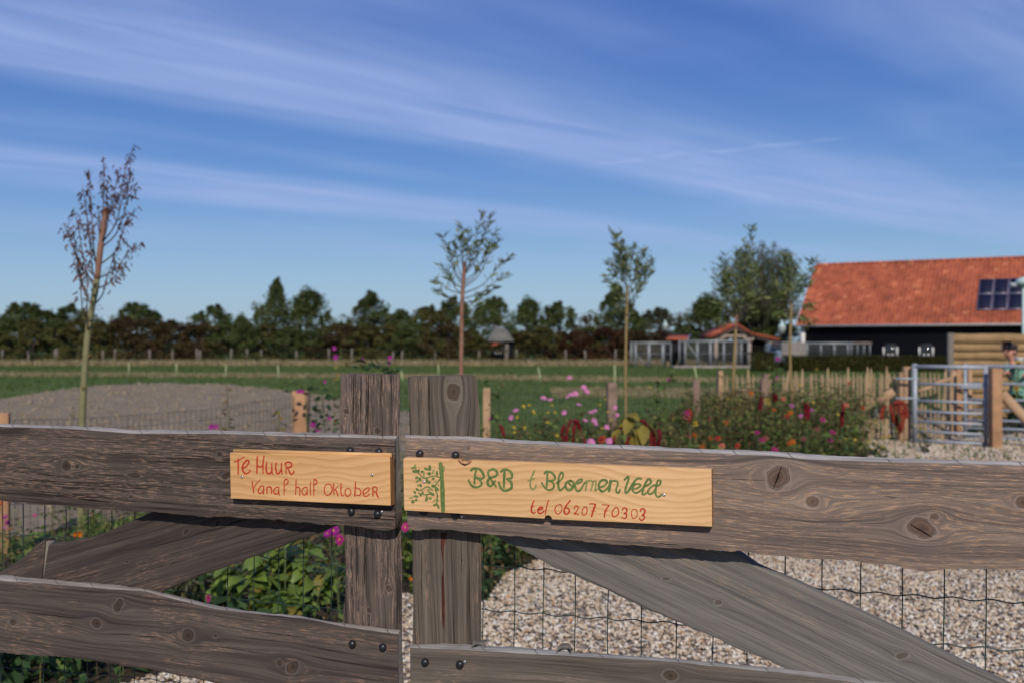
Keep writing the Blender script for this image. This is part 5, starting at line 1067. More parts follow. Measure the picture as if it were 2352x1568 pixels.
for k, (x_, y_, ln) in enumerate(zx):
    px = 1592.4 + x_ / 3.097; py = 765.6 + y_ / 3.097; z = 15.0 + .25 * (x_ / 1500); wide = .052 if y_ < 260 else .034
    h = Z0(py, z); linked('picket', pmesh[k % 4], pf, (P0(px, z) - P0(1870, 15.2), z - 15.2, 0), (r.normal(0, .02), -ln, 0), (wide, .045, h))
for x_, y_, wd, ln, hb in ((172, 262, 12, .02, 0), (505, 285, 13, 0, 0), (1457, 273, 9, 0, 0), (1500, 233, 15, 0, 0)):
    z = 15.02; px = 1592.4 + x_ / 3.097; h = Z0(765.6 + y_ / 3.097, z); linked('post', MB().box((0, 0, .5), (1, 1, 1)).mesh('post', M['newwood2' if x_ != 505 else 'oldpost']), pf, (P0(px, z) - P0(1870, 15.2), z - 15.2 - .08, 0), (0, ln, 0), (wd / F * z, .11, h))
for a, b in (((1310, 490), (1425, 410)), ((345, 400), (430, 430)), ((175, 275), (215, 310)), ((1590, 415), (1700, 375)), ((1700, 360), (1830, 320))):
    z = 14.9; A_ = np.array((P0(1592.4 + a[0] / 3.097, z), z, Z0(765.6 + a[1] / 3.097, z))) - (P0(1870, 15.2), 15.2, 0); B_ = np.array((P0(1592.4 + b[0] / 3.097, z), z, Z0(765.6 + b[1] / 3.097, z))) - (P0(1870, 15.2), 15.2, 0)
    MB().beam(A_, B_, .04, .12 if a[0] == 1310 else .05).build('brace', M['newwood2'], pf)
for h in (.35, .78): MB().tube([(P0(1645, 15) - P0(1870, 15.2), -.23, h), (0, -.05, h + .01), (P0(2250, 15.3) - P0(1870, 15.2), .02, h)], .004, 4).build('binding_wire', M['greypost'], pf)

# ------------------------------------------------------------------ galvanised gates, wooden gate posts, board fence
def field_gate(label, A, B, bars, stiles, rad=.021):
    A = np.array(A, float); B = np.array(B, float); root = empty('metal_gate', (*A, 0), label, 'gate', None); d = np.append(B - A, 0)
    for k, h in enumerate(bars): MB().tube([(0, 0, h), d + (0, 0, h)], .030 if k == 0 else rad, 10).build('bar', M['galv'], root, True)
    for f, wd in stiles: MB().box(d * f + (0, 0, (bars[0] + bars[-1]) / 2), (wd, .05, bars[0] - bars[-1] + .08), R=rot_euler(np.array(math.atan2(d[1], d[0])), 0, 0)).build('stile', M['galv'], root)
    return root
g_a = field_gate('closed galvanised bar gate between the picket fence and the wooden gate post', (P0(2101, 14.75), 14.75), (P0(2264, 14.2), 14.2), [1.131, .877, .625, .467, .319, .175, .04], [(0, .065), (1, .05)])
for h in (.95, .66): MB().tube([(-.28, .02, h), (.05, -.02, h)], .018, 6).build('hinge', M['galv'], g_a)
g_b = field_gate('second galvanised bar gate standing behind the thick wooden gate post', (P0(2217, 15.35), 15.35), (P0(2352, 14.9) + 1.3, 14.6), [1.12, .855, .61, .45, .294, .17, .022], [(0, .045), (.999, .05)])
MB().tube(catmull([(-.12, -.08, .80), (.18, -.10, .80), (.27, -.10, .83), (.33, -.10, .92)], 5), .018, 6).build('latch', M['galv'], g_b, True)
def gatepost(px, yt, z, wd, mt, label, name='gate_post'):
    h = Z0(yt, z); w_ = wd / F * z; root = MB().box((0, 0, h / 2 - .1), (w_, w_, h + .2)).build(name, M[mt], None, loc=(P0(px, z), z, 0)); b = root.modifiers.new('bevel', 'BEVEL'); b.width = .012; b.segments = 2
    return tag(root, label, 'post')
gp = gatepost(2286, 845, 14.0, 23, 'newwood', 'thick new wooden gate post in front of the second metal gate')
MB().beam((.09, .0, Z0(903, 14)), (P0(2470, 14) - P0(2284, 14), .0, Z0(1085, 14)), .08, .12).build('brace', M['newwood2'], gp)
gatepost(2201, 845, 15.9, 12, 'newwood', 'taller of the two wooden posts seen through the closed metal gate')
gatepost(2189, 851, 15.7, 13, 'newwood2', 'shorter of the two wooden posts seen through the closed metal gate')
gatepost(2227, 847, 15.95, 9, 'newwood2', 'slim pale wooden post just behind the second metal gate stile')
z = 19.0; bf = empty('board_fence', (P0(2188, z), z, 0), 'tall fence panel of wide tan overlapping boards behind the woman', 'fence')
r = np.random.default_rng(4)
for k in range(10):
    h = .05 + k * .158; n = 26; xs = np.linspace(0, 2.0, n); up_ = .172 + .008 * vn(xs * 3, xs * 0, k); lo = .006 * vn(xs * 3.3, xs * 0, k + 40)
    y0 = -.02; v = np.concatenate([np.stack([xs, 0 * xs + y0 - .022, h + lo], 1), np.stack([xs, 0 * xs + y0 + .012, h + up_], 1), np.stack([xs, 0 * xs + y0 + .022, h + up_], 1), np.stack([xs, 0 * xs + y0 - .006, h + lo], 1)])
    i = np.arange(n - 1); f = [np.stack([i + a * n, i + 1 + a * n, i + 1 + ((a + 1) % 4) * n, i + ((a + 1) % 4) * n], 1) for a in range(4)]; MB().add(v, f).build('board', M['plank'], bf)
for x in (-.045, 2.05): MB().box((x, 0, .83), (.09, .09, 1.66)).build('post', M['greypost'], bf)
for x in (.66, 1.33): MB().box((x, .035, .82), (.05, .02, 1.58)).build('batten', M['plank'], bf)

# ------------------------------------------------------------------ the young pollard trees
def sapling(name, label, trunk_px, z, r0, r1, bark, topbark, brs, leafmat, leaf, per, droop, seed, curl=0.0, dyr=.25, extra=0):
    rg_ = np.random.default_rng(seed); base = P0(trunk_px[0][0], z); root = empty(name, (base, z, 0), label, 'tree')
    T_ = [np.array((P0(px, z) - base, 0.02 * vn(px, py, 3), Z0(py, z))) for px, py in trunk_px]; T_ = [np.array((T_[0][0] - (T_[1][0] - T_[0][0]) * .6, 0, -.05))] + T_
    C = catmull(T_, 8); rad = np.linspace(r0, r1, len(C)); k = int(len(C) * .72)
    MB().tube(C[:k + 1], rad[:k + 1] * (1 + .06 * vn(np.arange(k + 1) * .9, 0, seed)), 12).build('trunk', M[bark], root, True)
    MB().tube(C[k:], rad[k:] * (1 + .10 * vn(np.arange(len(C) - k) * 1.9, 0, seed)), 12).build('trunk_top', M[topbark], root, True)
    LP = []; LD = []
    for bi, (f, tip, bend) in enumerate(brs):
        a = C[int(f * (len(C) - 1))]; dy = rg_.uniform(-dyr, dyr); b = np.array((P0(tip[0], z + dy) - base, dy, Z0(tip[1], z + dy)))
        m1 = a + (b - a) * .35 + np.array(((b - a)[0] * bend, dy * .1, -abs(b[2] - a[2]) * .10 * (1 if bend > 0 else 0))); m2 = a + (b - a) * .7 + np.array(((b - a)[0] * bend * .5, 0, 0))
        P = catmull([a, m1, m2, b], 7); Lb = np.linalg.norm(b - a); MB().tube(P, np.linspace(r1 * .34, .0016, len(P)), 5).build('branch', M['twig'], root, True)
        nl = int(per * (.4 + Lb)); s = rg_.uniform(.30, 1.0, nl) ** .8
        q = np.stack([np.interp(s, np.linspace(0, 1, len(P)), P[:, c]) for c in range(3)], 1); t = np.gradient(P, axis=0); t = np.stack([np.interp(s, np.linspace(0, 1, len(P)), t[:, c]) for c in range(3)], 1); t /= np.linalg.norm(t, axis=1, keepdims=True)
        LP.append(q + rg_.normal(0, .008 + extra, (nl, 3))); LD.append(t)
    LP = np.concatenate(LP); LD = np.concatenate(LD); n = len(LP); az = rg_.uniform(0, 2 * pi, n)
    d = LD * .8 + np.stack([np.cos(az), np.sin(az), 0 * az], 1) * .75 + np.array((0, 0, -droop)); d /= np.linalg.norm(d, axis=1, keepdims=True)
    R = rot_euler(np.arctan2(d[:, 1], d[:, 0]), -np.arcsin(np.clip(d[:, 2], -1, 1)), rg_.uniform(-1.5, 1.5, n))
    if curl:
        tv = np.array([(0, 0, 0), (.3, .13, .05), (.3, -.13, .05), (.65, .10, -.12), (.65, -.12, -.06), (.95, .03, -.42), (.85, -.05, -.5)]); tf = [np.array([[0, 2, 1]]), np.array([[1, 2, 4, 3], [3, 4, 6, 5]])]
    else: tv, tf = LEAFN
    MB().inst(tv, tf, LP, R, leaf * rg_.uniform(.6, 1.35, n)).build('leaves', M[leafmat], root)
    return root, C
def zt(l, ox, oy, s): return [((ox + x / s) / 1.63265, (oy + y / s) / 1.63265) for x, y in l]
r5 = lambda *l: zt(l, 150, 500, 1.364); r4 = lambda *l: zt(l, 1200, 750, 1.809)
tp = r5((213, 1560), (215, 1495), (225, 1300), (250, 1020), (285, 770), (310, 590), (335, 380))
ti = r5((480, 65), (470, 190), (495, 250), (485, 385), (500, 555), (450, 655), (385, 622), (325, 130), (352, 215), (252, 180), (218, 268), (172, 380), (118, 458), (190, 640), (372, 300), (240, 460), (235, 640), (410, 170), (300, 400), (165, 480))
at = [.97, .88, .86, .80, .74, .70, .66, .93, .90, .76, .80, .70, .72, .58, .88, .72, .575, .95, .85, .66]
root1, C1 = sapling('young_tree', 'leaning young tree with withered brown leaves on the far left', tp, 7.2, .028, .019, 'sapbark', 'sapbark_red', [(a, t, .10) for a, t in zip(at, ti)], 'leaf_dead', .046, 34, 1.3, 31, curl=1.0, extra=.006)
# green shoots on its trunk
rs_ = np.random.default_rng(6); P = []
for (x, y, k) in [(265, 955, 9), (245, 965, 8), (225, 1310, 9), (170, 1440, 10), (232, 1145, 4), (272, 1060, 6), (258, 1018, 5), (243, 1215, 3), (310, 905, 3), (318, 725, 4), (275, 1110, 3)]:
    (qx, qy), = r5((x, y)); P += [(P0(qx, 7.17) - root1.location.x + rs_.normal(0, .012), -.03 + rs_.normal(0, .02), Z0(qy, 7.17) + rs_.normal(0, .012)) for _ in range(k)]
n = len(P); MB().inst(*LEAFN, np.array(P), rot_euler(rs_.uniform(0, 6.3, n), rs_.uniform(-1, .2, n), rs_.uniform(-1, 1, n)), rs_.uniform(.03, .055, n)).build('shoots', M['leaf_yel'], root1)['kind'] = 'stuff'
tp = r4((957, 1330), (957, 1175), (960, 900), (962, 740), (970, 600), (982, 420))
ti = r4((832, 240), (870, 330), (960, 150), (945, 235), (1100, 80), (1165, 100), (1200, 205), (1212, 270), (1288, 385), (1268, 505), (1195, 590), (1100, 630), (1085, 690), (782, 550), (790, 610), (825, 450), (870, 520), (1040, 330), (1010, 215), (900, 300), (1150, 330), (1125, 210))
at = [.86, .88, .97, .95, .93, .92, .88, .84, .80, .77, .72, .68, .62, .80, .72, .84, .80, .95, .97, .90, .86, .95]
sapling('young_tree', 'young tree with a red brown trunk and airy green crown above the right gate post', tp, 10.6, .026, .020, 'sapbark_red', 'sapbark_red', [(a, t, .08) for a, t in zip(at, ti)], 'leaf_sap', .095, 27, .1, 32)
sapling('young_tree', 'slim young tree with a thin tan trunk, third from the left', [(1438, 960), (1437, 880), (1438, 780), (1440, 700), (1441, 655)], 13.6, .022, .016, 'sapbark_tan', 'sapbark_tan',
        [(a, t, .06) for a, t in zip([.97, .96, .93, .95, .92, .90, .97, .86, .84, .82, .90, .80, .93, .88, .97], [(1412, 528), (1420, 550), (1455, 560), (1478, 578), (1497, 595), (1400, 600), (1437, 600), (1396, 640), (1492, 625), (1475, 650), (1465, 600), (1410, 660), (1418, 590), (1480, 615), (1428, 570)])], 'leaf_sap', .10, 62, .1, 33, extra=.02)
sapling('young_tree', 'young tree with a wide loose crown in front of the big willow', [(1683, 925), (1685, 860), (1688, 790), (1690, 740), (1692, 715)], 13.9, .026, .018, 'sapbark_tan', 'sapbark_red',
        [(a, t, .08) for a, t in zip([.97, .95, .93, .96, .92, .90, .88, .86, .90, .93, .84, .82, .88, .96, .94, .92, .90], [(1728, 524), (1655, 590), (1690, 572), (1740, 610), (1640, 625), (1705, 600), (1748, 665), (1648, 690), (1672, 630), (1722, 570), (1730, 715), (1650, 735), (1735, 650), (1680, 600), (1712, 640), (1665, 660), (1700, 690)])], 'leaf_sap', .105, 46, .2, 34, extra=.03)
sapling('young_tree', 'young tree with a narrow crown beside the barn corner, fifth from the left', [(1818, 925), (1816, 860), (1814, 790), (1817, 720), (1818, 690)], 14.3, .022, .017, 'sapbark_tan', 'sapbark_tan',
        [(a, t, .08) for a, t in zip([.97, .95, .93, .96, .92, .90, .88, .94, .86, .84, .9], [(1872, 598), (1852, 640), (1800, 622), (1785, 672), (1864, 702), (1826, 596), (1838, 640), (1806, 588), (1790, 720), (1858, 735), (1776, 650)])], 'leaf_sap', .105, 70, .2, 35, extra=.03)

# ------------------------------------------------------------------ flower heads
def head_mesh(kind, mat, seed=0, r_=1.0):
    """unit flower heads facing +z"""
    r = np.random.default_rng(seed); mb = MB(); pt = (np.array([(0.08, 0, 0), (.55, .22, .06), (1, .13, 0), (1.02, -.13, .01), (.55, -.22, .06)]), np.array([[0, 4, 3, 2, 1]]))
    def ring(n, L, tilt, z, w=1.0, ph=0):
        a = np.arange(n) * 2 * pi / n + ph; mb.inst(pt[0] * (1, w, 1), pt[1], np.stack([0 * a, 0 * a, 0 * a + z], 1), rot_euler(a, -tilt + r.normal(0, .08, n), r.normal(0, .12, n)), L * r.uniform(.9, 1.08, n))
    if kind == 'cosmos': ring(8, 1.0, .22, 0, 1.5)
    elif kind == 'daisy': ring(22, 1.0, .10, 0, .62); ring(18, .78, .35, .05, .62, .1)
    elif kind == 'small': ring(9, 1.0, .3, 0, 1.1)
    elif kind == 'poppy': ring(5, 1.0, .75, 0, 2.4)
    elif kind == 'mallow': ring(5, 1.0, .5, 0, 2.2)
    elif kind == 'zinnia':
        for q in range(5): ring(15 - 2 * q, 1 - q * .17, .12 + q * .24, q * .10, .8, q * .2)
    c = {'cosmos': (.22, 1), 'daisy': (.26, 1), 'small': (.25, 1), 'poppy': (.12, 1), 'mallow': (.14, 1), 'zinnia': (.18, 2)}[kind]
    zc_ = .42 if kind == 'zinnia' else .03
    mb.lathe([(c[0], zc_), (c[0] * .9, zc_ + .08), (c[0] * .45, zc_ + .14), (.01, zc_ + .15)], 9, mi=1)
    return mb.mesh('flower_head', [M[mat], M['centre' if kind != 'zinnia' or seed % 2 else 'centre_dk']])
HM = {}
def head(kind, mat):
    if (kind, mat) not in HM: HM[(kind, mat)] = head_mesh(kind, mat, len(HM) + 1)
    return HM[(kind, mat)]
rgp = np.random.default_rng(99)
def flower(label, heads, z, kind, mat, size, group=None, name='flower_plant', lean=.06, leaves=10, leafsz=.05, leafm='leaf_bed', stemr=.0022, tall=None):
    """one plant: stems from a common foot up to each traced flower head"""
    hx = np.mean([P0(h[0], z) for h in heads]); root = empty(name, (hx + rgp.normal(0, lean), z, 0), label, 'flower', group); LPs = []
    for (px, py, *sz) in heads:
        dz = rgp.uniform(-.12, .12); h = np.array((P0(px, z) * (1 + dz / z) - root.location.x, dz, EYE + (CY - py) / F * (z + dz)))
        m1 = np.array((h[0] * .3, dz * .3, max(.05, h[2] * .5))); P = catmull([(0, 0, 0), m1, h * (1, 1, .99)], 6); MB().tube(P, np.linspace(stemr * 1.5, stemr * .7, len(P)), 4).build('stem', M['stem'], root)
        k = int(leaves / len(heads)) + 1; s = rgp.uniform(.05, .85, k); LPs.append(np.stack([np.interp(s, np.linspace(0, 1, len(P)), P[:, c]) for c in range(3)], 1))
        n_ = Vector((rgp.normal(0, .5), -1, rgp.uniform(.2, 1.0) if z < 7 else rgp.uniform(.5, 2.4))); s_ = (sz[0] / 2 / F * z) if sz else size * rgp.uniform(.85, 1.15)
        s_ *= {'cosmos': .70, 'small': .58, 'zinnia': .82}.get(kind, 1); o = linked('flower_head', head(kind, mat), root, h, n_.to_track_quat('Z', 'Y').to_euler(), s_)
    LPs = np.concatenate(LPs); n = len(LPs); MB().inst(*LEAF4, LPs, rot_euler(rgp.uniform(0, 6.3, n), rgp.uniform(-.9, .5, n), rgp.normal(0, .4, n)), leafsz * rgp.uniform(.5, 1.5, n)).build('leaves', M[leafm], root)
    return root
z6 = lambda *l: zt(l, 1800, 1380, 2.94); z4 = lambda *l: zt(l, 2600, 1250, 1.897)
C = z6((985, 105), (700, 330), (775, 350), (975, 315), (1010, 293), (1175, 257), (1145, 210), (395, 470), (345, 545), (930, 490), (1240, 480), (1490, 435), (1515, 515), (1255, 578), (1160, 575), (1395, 650), (1225, 815), (1425, 800), (1088, 403), (1050, 280), (1280, 620), (1225, 490), (1270, 470))
cg = 'lilac pink cosmos behind the right gate leaf'
for idx, z, lb in [((0,), 9.2, 'tallest lilac cosmos, a single bloom against the green field'), ((1, 2), 8.2, 'pair of large lilac cosmos blooms left of the main cluster'), ((3, 4, 19), 8.8, 'cluster of three lilac cosmos blooms in the middle'),
                   ((5, 6), 9.0, 'two lilac cosmos blooms one above the other, right of the cluster'), ((7, 8), 8.0, 'two small lilac cosmos blooms nearest the right gate post'), ((9, 18), 9.4, 'two faint lilac cosmos below the main cluster'),
                   ((10, 21, 22), 8.6, 'lilac cosmos blooms huddled left of the brown fence post'), ((11, 12), 9.2, 'two deep pink cosmos on the brown fence post, left of the thin trunk'), ((13, 14, 20), 9.0, 'low dusky lilac cosmos above the drooping red tassels'), ((15,), 7.8, 'big lilac cosmos bloom between the two drooping red plants'), ((16, 17), 6.6, 'two lilac cosmos blooms just above the gate rail')]:
    flower(lb, [C[i] for i in idx], z, 'cosmos', 'p_pink', .036, cg, leaves=26, leafsz=.04, name='cosmos')
Y = z6((545, 410), (795, 410), (590, 475), (750, 490), (825, 485), (415, 540), (375, 655), (495, 655), (745, 600), (1385, 345), (1325, 405), (1410, 485), (1555, 635), (1345, 665), (850, 745), (1880, 210), (2135, 565), (480, 420), (380, 710), (600, 500), (1445, 570))
for idx, z, lb in [((0, 17, 2, 19), 8.4, 'yellow daisies in a loose group left of the cosmos pair'), ((1, 3, 4), 8.6, 'yellow daisies right below the large cosmos pair'), ((5, 6, 7, 18), 7.6, 'low yellow daisies near the right gate post'), ((8, 14), 7.6, 'two low yellow daisies left of the first red tassels'), ((9, 10, 11), 9.8, 'yellow daisies beside the brown fence post'), ((12, 13, 20), 8.6, 'yellow daisies between the red tasselled plants'), ((15,), 10.5, 'single yellow bloom high beside the mallow stalk'), ((16,), 10, 'single yellow daisy left of the rust red spike')]:
    flower(lb, [Y[i] for i in idx], z, 'small', 'p_yellow', .026, 'yellow daisies in the flower bed', leaves=22, leafsz=.05, name='yellow_daisy')
Zn = [((640, 465), 'p_salmon', 'salmon pink'), ((700, 515), 'p_pink', 'lilac'), ((840, 545), 'p_pink', 'large lilac'), ((765, 585), 'p_pink', 'low lilac'), ((690, 565), 'p_orange', 'big orange'), ((665, 590), 'p_red', 'red orange'), ((1090, 510), 'p_salmon', 'pale salmon'), ((1205, 530), 'p_red', 'coral red'), ((1110, 355), 'p_red', 'tall coral'),
      ((920, 615), 'p_magenta', 'magenta'), ((455, 705), 'p_magenta', 'bright magenta'), ((510, 745), 'p_dull', 'dusky rose'), ((485, 762), 'p_magenta', 'rose'), ((785, 750), 'p_dull', 'faded mauve'), ((990, 705), 'p_magenta', 'deep magenta'), ((975, 760), 'p_magenta', 'small magenta'), ((680, 785), 'p_orange', 'orange'), ((705, 770), 'p_orange', 'bright orange'),
      ((120, 610), 'p_dull', 'fading pink'), ((575, 545), 'p_orange', 'yellow orange'), ((175, 745), 'p_red', 'coral'), ((120, 745), 'p_orange', 'small orange'), ((65, 805), 'p_orange', 'low orange'), ((205, 800), 'p_salmon', 'faded salmon'), ((315, 798), 'p_red', 'brick red'), ((580, 831), 'p_magenta', 'pink'), ((880, 680), 'p_dull', 'dark red'),
      ((230, 635), 'p_orange', 'tiny orange'), ((410, 425), 'p_orange', 'pale orange'), ((10, 640), 'p_yellow', 'mustard'), ((5, 725), 'p_orange', 'half hidden orange')]
wh = lambda px: 'left of the picket fence brace' if px > 1900 else ('below the chestnut pickets' if px > 1760 else 'right of the second red tasselled plant')
for k, (p, mt, cl) in enumerate(Zn):
    (q,) = z4(p); z = np.interp(q[1], [870, 940, 1035], [12.5, 10.8, 8.2]) + rgp.uniform(-.4, .4)
    flower('%s zinnia bloom %s' % (cl, wh(q[0])), [q], z, 'zinnia', mt, .034, 'zinnias along the right of the flower bed', leaves=22, leafsz=.07, name='zinnia')
for q, mt, cl in (((1578, 958, 22), 'p_dull', 'dusky pink'), ((1577, 948, 16), 'p_magenta', 'small magenta'), ((1383, 1009, 26), 'p_red', 'low red'), ((1582, 1003, 16), 'p_dull', 'rose brown')):
    flower('%s zinnia bloom between the red tasselled plants' % cl, [q], 7.6, 'zinnia', mt, .04, 'zinnias along the right of the flower bed', leaves=18, leafsz=.07, name='zinnia')
Yr = z4((760, 365), (855, 490), (1030, 575), (1085, 750), (1150, 755), (1260, 770), (1300, 775), (1340, 735), (1400, 730), (1350, 805), (1315, 850), (1275, 820), (1575, 655), (1605, 715), (1650, 700), (1625, 680), (1300, 630), (1250, 660), (880, 255), (960, 280), (245, 465), (1370, 740), (1240, 765), (1680, 715), (1420, 670), (1450, 690))
for idx, z, lb in [((0, 1), 11.5, 'two yellow blooms before the middle of the picket fence'), ((2, 3, 4), 10, 'yellow daisies left of the big yellow patch'), ((5, 6, 11, 22), 10.4, 'yellow daisies in the left half of the patch near the gravel'), ((7, 8, 9, 10, 21), 10.8, 'yellow daisies in the right half of the patch near the gravel'),
                   ((12, 13, 14, 15, 23), 13.4, 'yellow blooms hanging over the foot of the closed metal gate'), ((16, 17, 24, 25), 12, 'yellow daisies below the rust red drooping plant'), ((18, 19), 13, 'two yellow blooms peeping over the picket tops'), ((20,), 12, 'single pale yellow bloom at the left end of the picket fence')]:
    flower(lb, [Yr[i] for i in idx], z, 'small', 'p_yellow', .026, 'yellow daisies in the flower bed', leaves=34, leafsz=.07, name='yellow_daisy', leafm='leaf_bed_dark')
# mallows with purple flowers
def mallow(label, px, ytop, z, heads, nl, lm, spread=.05, ybot=None, leafsz=.06):
    x = P0(px, z); h = Z0(ytop, z); root = empty('mallow', (x, z, 0), label, 'flower', None); P = catmull([(0, 0, 0), (.02, 0, h * .5), (0, 0, h)], 8); MB().tube(P, np.linspace(.008, .003, len(P)), 6).build('stem', M['stem'], root)
    lo = Z0(ybot, z) if ybot else .1; hh = rgp.uniform(lo, h, nl); a = rgp.uniform(0, 6.3, nl); q = spread * rgp.uniform(.1, 1, nl)
    MB().inst(LEAF8[0] * (1, 1.7, 1), LEAF8[1], np.stack([q * np.cos(a), q * np.sin(a), hh], 1), rot_euler(a, rgp.uniform(-.5, .8, nl), rgp.normal(0, .4, nl)), leafsz * rgp.uniform(.5, 1.3, nl)).build('leaves', M[lm], root)
    for (qx, qy, s) in heads: linked('flower_head', head('mallow', 'p_purple'), root, (P0(qx, z) - x, -.03 + rgp.normal(0, .02), Z0(qy, z)), Vector((rgp.normal(0, .5), -1, .35)).to_track_quat('Z', 'Y').to_euler(), s * .40 / F * z)
mallow('tall mallow spike with two purple blooms left of the left gate post', 783, 797, 8.6, [(768, 800, 16), (776, 821, 19), (748, 876, 11)], 46, 'leaf_yel', .045, 990, .045)
mallow('dark mallow with a purple bloom spreading right of the new wooden post', 742, 905, 9.4, [(722, 975, 20), (733, 985, 18), (757, 960, 12)], 60, 'leaf_bed_dark', .13, 1000, .06)
mallow('mallow with a purple bloom on top of the new wooden post', 700, 878, 9.9, [(688, 899, 15), (696, 898, 15)], 18, 'leaf_bed_dark', .18, 905, .07)
mallow('mallow peeping over the left gate post with one purple bloom', 855, 826, 9.0, [(836, 824, 12)], 22, 'leaf_bed_dark', .16, 850, .09)
mallow('mallow peeping over the right edge of the left gate post with purple blooms', 905, 838, 9.0, [(897, 822, 16), (893, 834, 12)], 12, 'leaf_bed_dark', .06, 860, .06)
mallow('thin dark mallow stalk with purple blooms at its foot in front of the soil', 521, 880, 8.0, [(489, 980, 20), (500, 979, 16)], 30, 'leaf_dry', .03, 990, .035)
mallow('short mallow with yellowing leaves left of the new wooden post', 640, 938, 8.6, [], 22, 'leaf_yel', .05, 990, .04)
mallow('slender mallow with a purple bloom against the green field', 1525, 850, 11.0, [(1536, 872, 12)], 60, 'leaf_bed', .10, 990, .06)
mallow('mallow with a purple bloom in front of the parked car', 1778, 822, 12.5, [(1783, 824, 14), (1783, 866, 10)], 40, 'leaf_bed', .07, 920, .05)
mallow('slender green weed stalk right of the right gate post', 1135, 870, 9.5, [(1126, 960, 8)], 46, 'leaf_bed', .07, 990, .05)
# amaranths with drooping tassels
def tassel(mb, P, r0, seed):
    r = np.random.default_rng(seed); P = catmull(P, 7); n = len(P); mb.tube(P, r0 * (.55 + .45 * np.sin(np.linspace(.1, pi * .95, n))) * (1 + .2 * r.normal(0, 1, n)), 7)
    k = 220; s = r.integers(0, n, k); a = r.uniform(0, 6.3, k); q = P[s] + np.stack([np.cos(a), np.sin(a), 0 * a], 1) * r0 * .8; mb.inst(*LEAF4, q, rot_euler(a, r.uniform(-.2, 1.2, k), 0 * a), r0 * r.uniform(.5, 1.1, k))
def amaranth(label, z, tassels, leaves, mt='p_amar', wd=.0115, leafm='leaf_yel'):
    px = np.mean([t[0][0] for t in tassels]); x = P0(px, z); root = empty('amaranth', (x, z, 0), label, 'flower', 'amaranths with red tassels'); top = min(min(p[1] for p in t) for t in tassels)
    MB().tube([(0, 0, 0), (.01, 0, Z0(top, z) * .9)], [.006, .004], 6).build('stem', M['stem'], root)
    for k, t in enumerate(tassels):
        mb = MB(); tassel(mb, [(P0(a, z) - x, rgp.normal(0, .02), Z0(b, z)) for a, b in t], wd, k + int(px)); mb.build('tassel', M[mt], root)
    for (a, b, s, rz_, pt) in leaves:
        linked('leaf', LFM[leafm if leafm in LFM else 'leaf_yel'], root, (P0(a, z) - x, rgp.uniform(-.05, .05), Z0(b, z)), (rgp.normal(0, .3), pt, rz_), s / F * z)
LFM = {k: MB().add(LEAFO[0] * (1, 1.1, 1), LEAFO[1]).mesh('leaf', M[k], True) for k in ('leaf_yel', 'leaf_broad', 'leaf_bed_dark', 'leaf_brown')}
amaranth('left amaranth with a dark red drooping tassel arch above the gate rail', 7.6, [[(1312, 965), (1325, 967), (1334, 990), (1345, 1020)], [(1312, 966), (1304, 985), (1300, 1020)], [(1322, 962), (1318, 985), (1316, 1018)], [(1298, 975), (1290, 990), (1294, 1010)], [(1148, 975), (1154, 985), (1157, 1000)]], [(1330, 985, 30, -1.2, .7), (1345, 985, 34, -.4, 1.0), (1300, 990, 22, 2.6, .6)], leafm='leaf_brown')
amaranth('right amaranth with yellow green leaves and dark red tassels above the gate rail', 7.4, [[(1432, 978), (1420, 990), (1408, 1012), (1403, 1030)], [(1500, 985), (1496, 1000), (1496, 1030)], [(1512, 985), (1514, 1000), (1510, 1030)], [(1505, 990), (1503, 1005), (1504, 1030)], [(1470, 965), (1480, 968), (1488, 980)], [(1445, 1000), (1440, 1015), (1438, 1035)]],
         [(1436, 965, 52, -.9, .6), (1450, 955, 50, -2.2, .9), (1478, 975, 52, -1.7, 1.0), (1465, 985, 50, -1.2, 1.1), (1490, 975, 46, -.6, .9), (1425, 985, 40, -2.6, .9), (1455, 990, 46, -1.5, 1.0), (1440, 950, 44, -1.0, .2)])
amaranth('rust red amaranth with a heavy drooping head before the picket fence end', 11.6, [[(2052, 925), (2066, 922), (2080, 932), (2083, 960)], [(2050, 928), (2048, 945), (2058, 975)], [(2066, 924), (2068, 950), (2070, 990)], [(2075, 930), (2076, 955), (2066, 995)], [(2030, 930), (2024, 945), (2022, 960)], [(2058, 926), (2060, 950), (2064, 985)]], [(2060, 945, 30, -1.5, 1.1), (2040, 940, 26, -2.4, .9)], 'p_rust', .021, 'leaf_brown')
amaranth('upright dark red amaranth spike left of the coral zinnias', 11.0, [[(1850, 925), (1851, 940), (1852, 962)], [(1855, 930), (1856, 945), (1855, 960)]], [], 'p_amar', .018)
amaranth('tall dark red amaranth spike left of the picket brace', 11.0, [[(1930, 945), (1932, 965), (1931, 985)], [(1935, 925), (1936, 940), (1930, 960)]], [], 'p_amar', .018)
amaranth('dark red amaranth with green leaves below the first pickets', 11.6, [[(1748, 910), (1747, 925), (1744, 940)], [(1780, 905), (1782, 912), (1780, 920)]], [(1755, 915, 26, -1, .6), (1765, 912, 26, -2, .6), (1775, 915, 22, -.5, .6)], 'p_amar', .022, 'leaf_yel')
amaranth('short rust red spike beside the dusky zinnias', 8.6, [[(1583, 940), (1584, 950), (1580, 965)]], [], 'p_rust', .017)
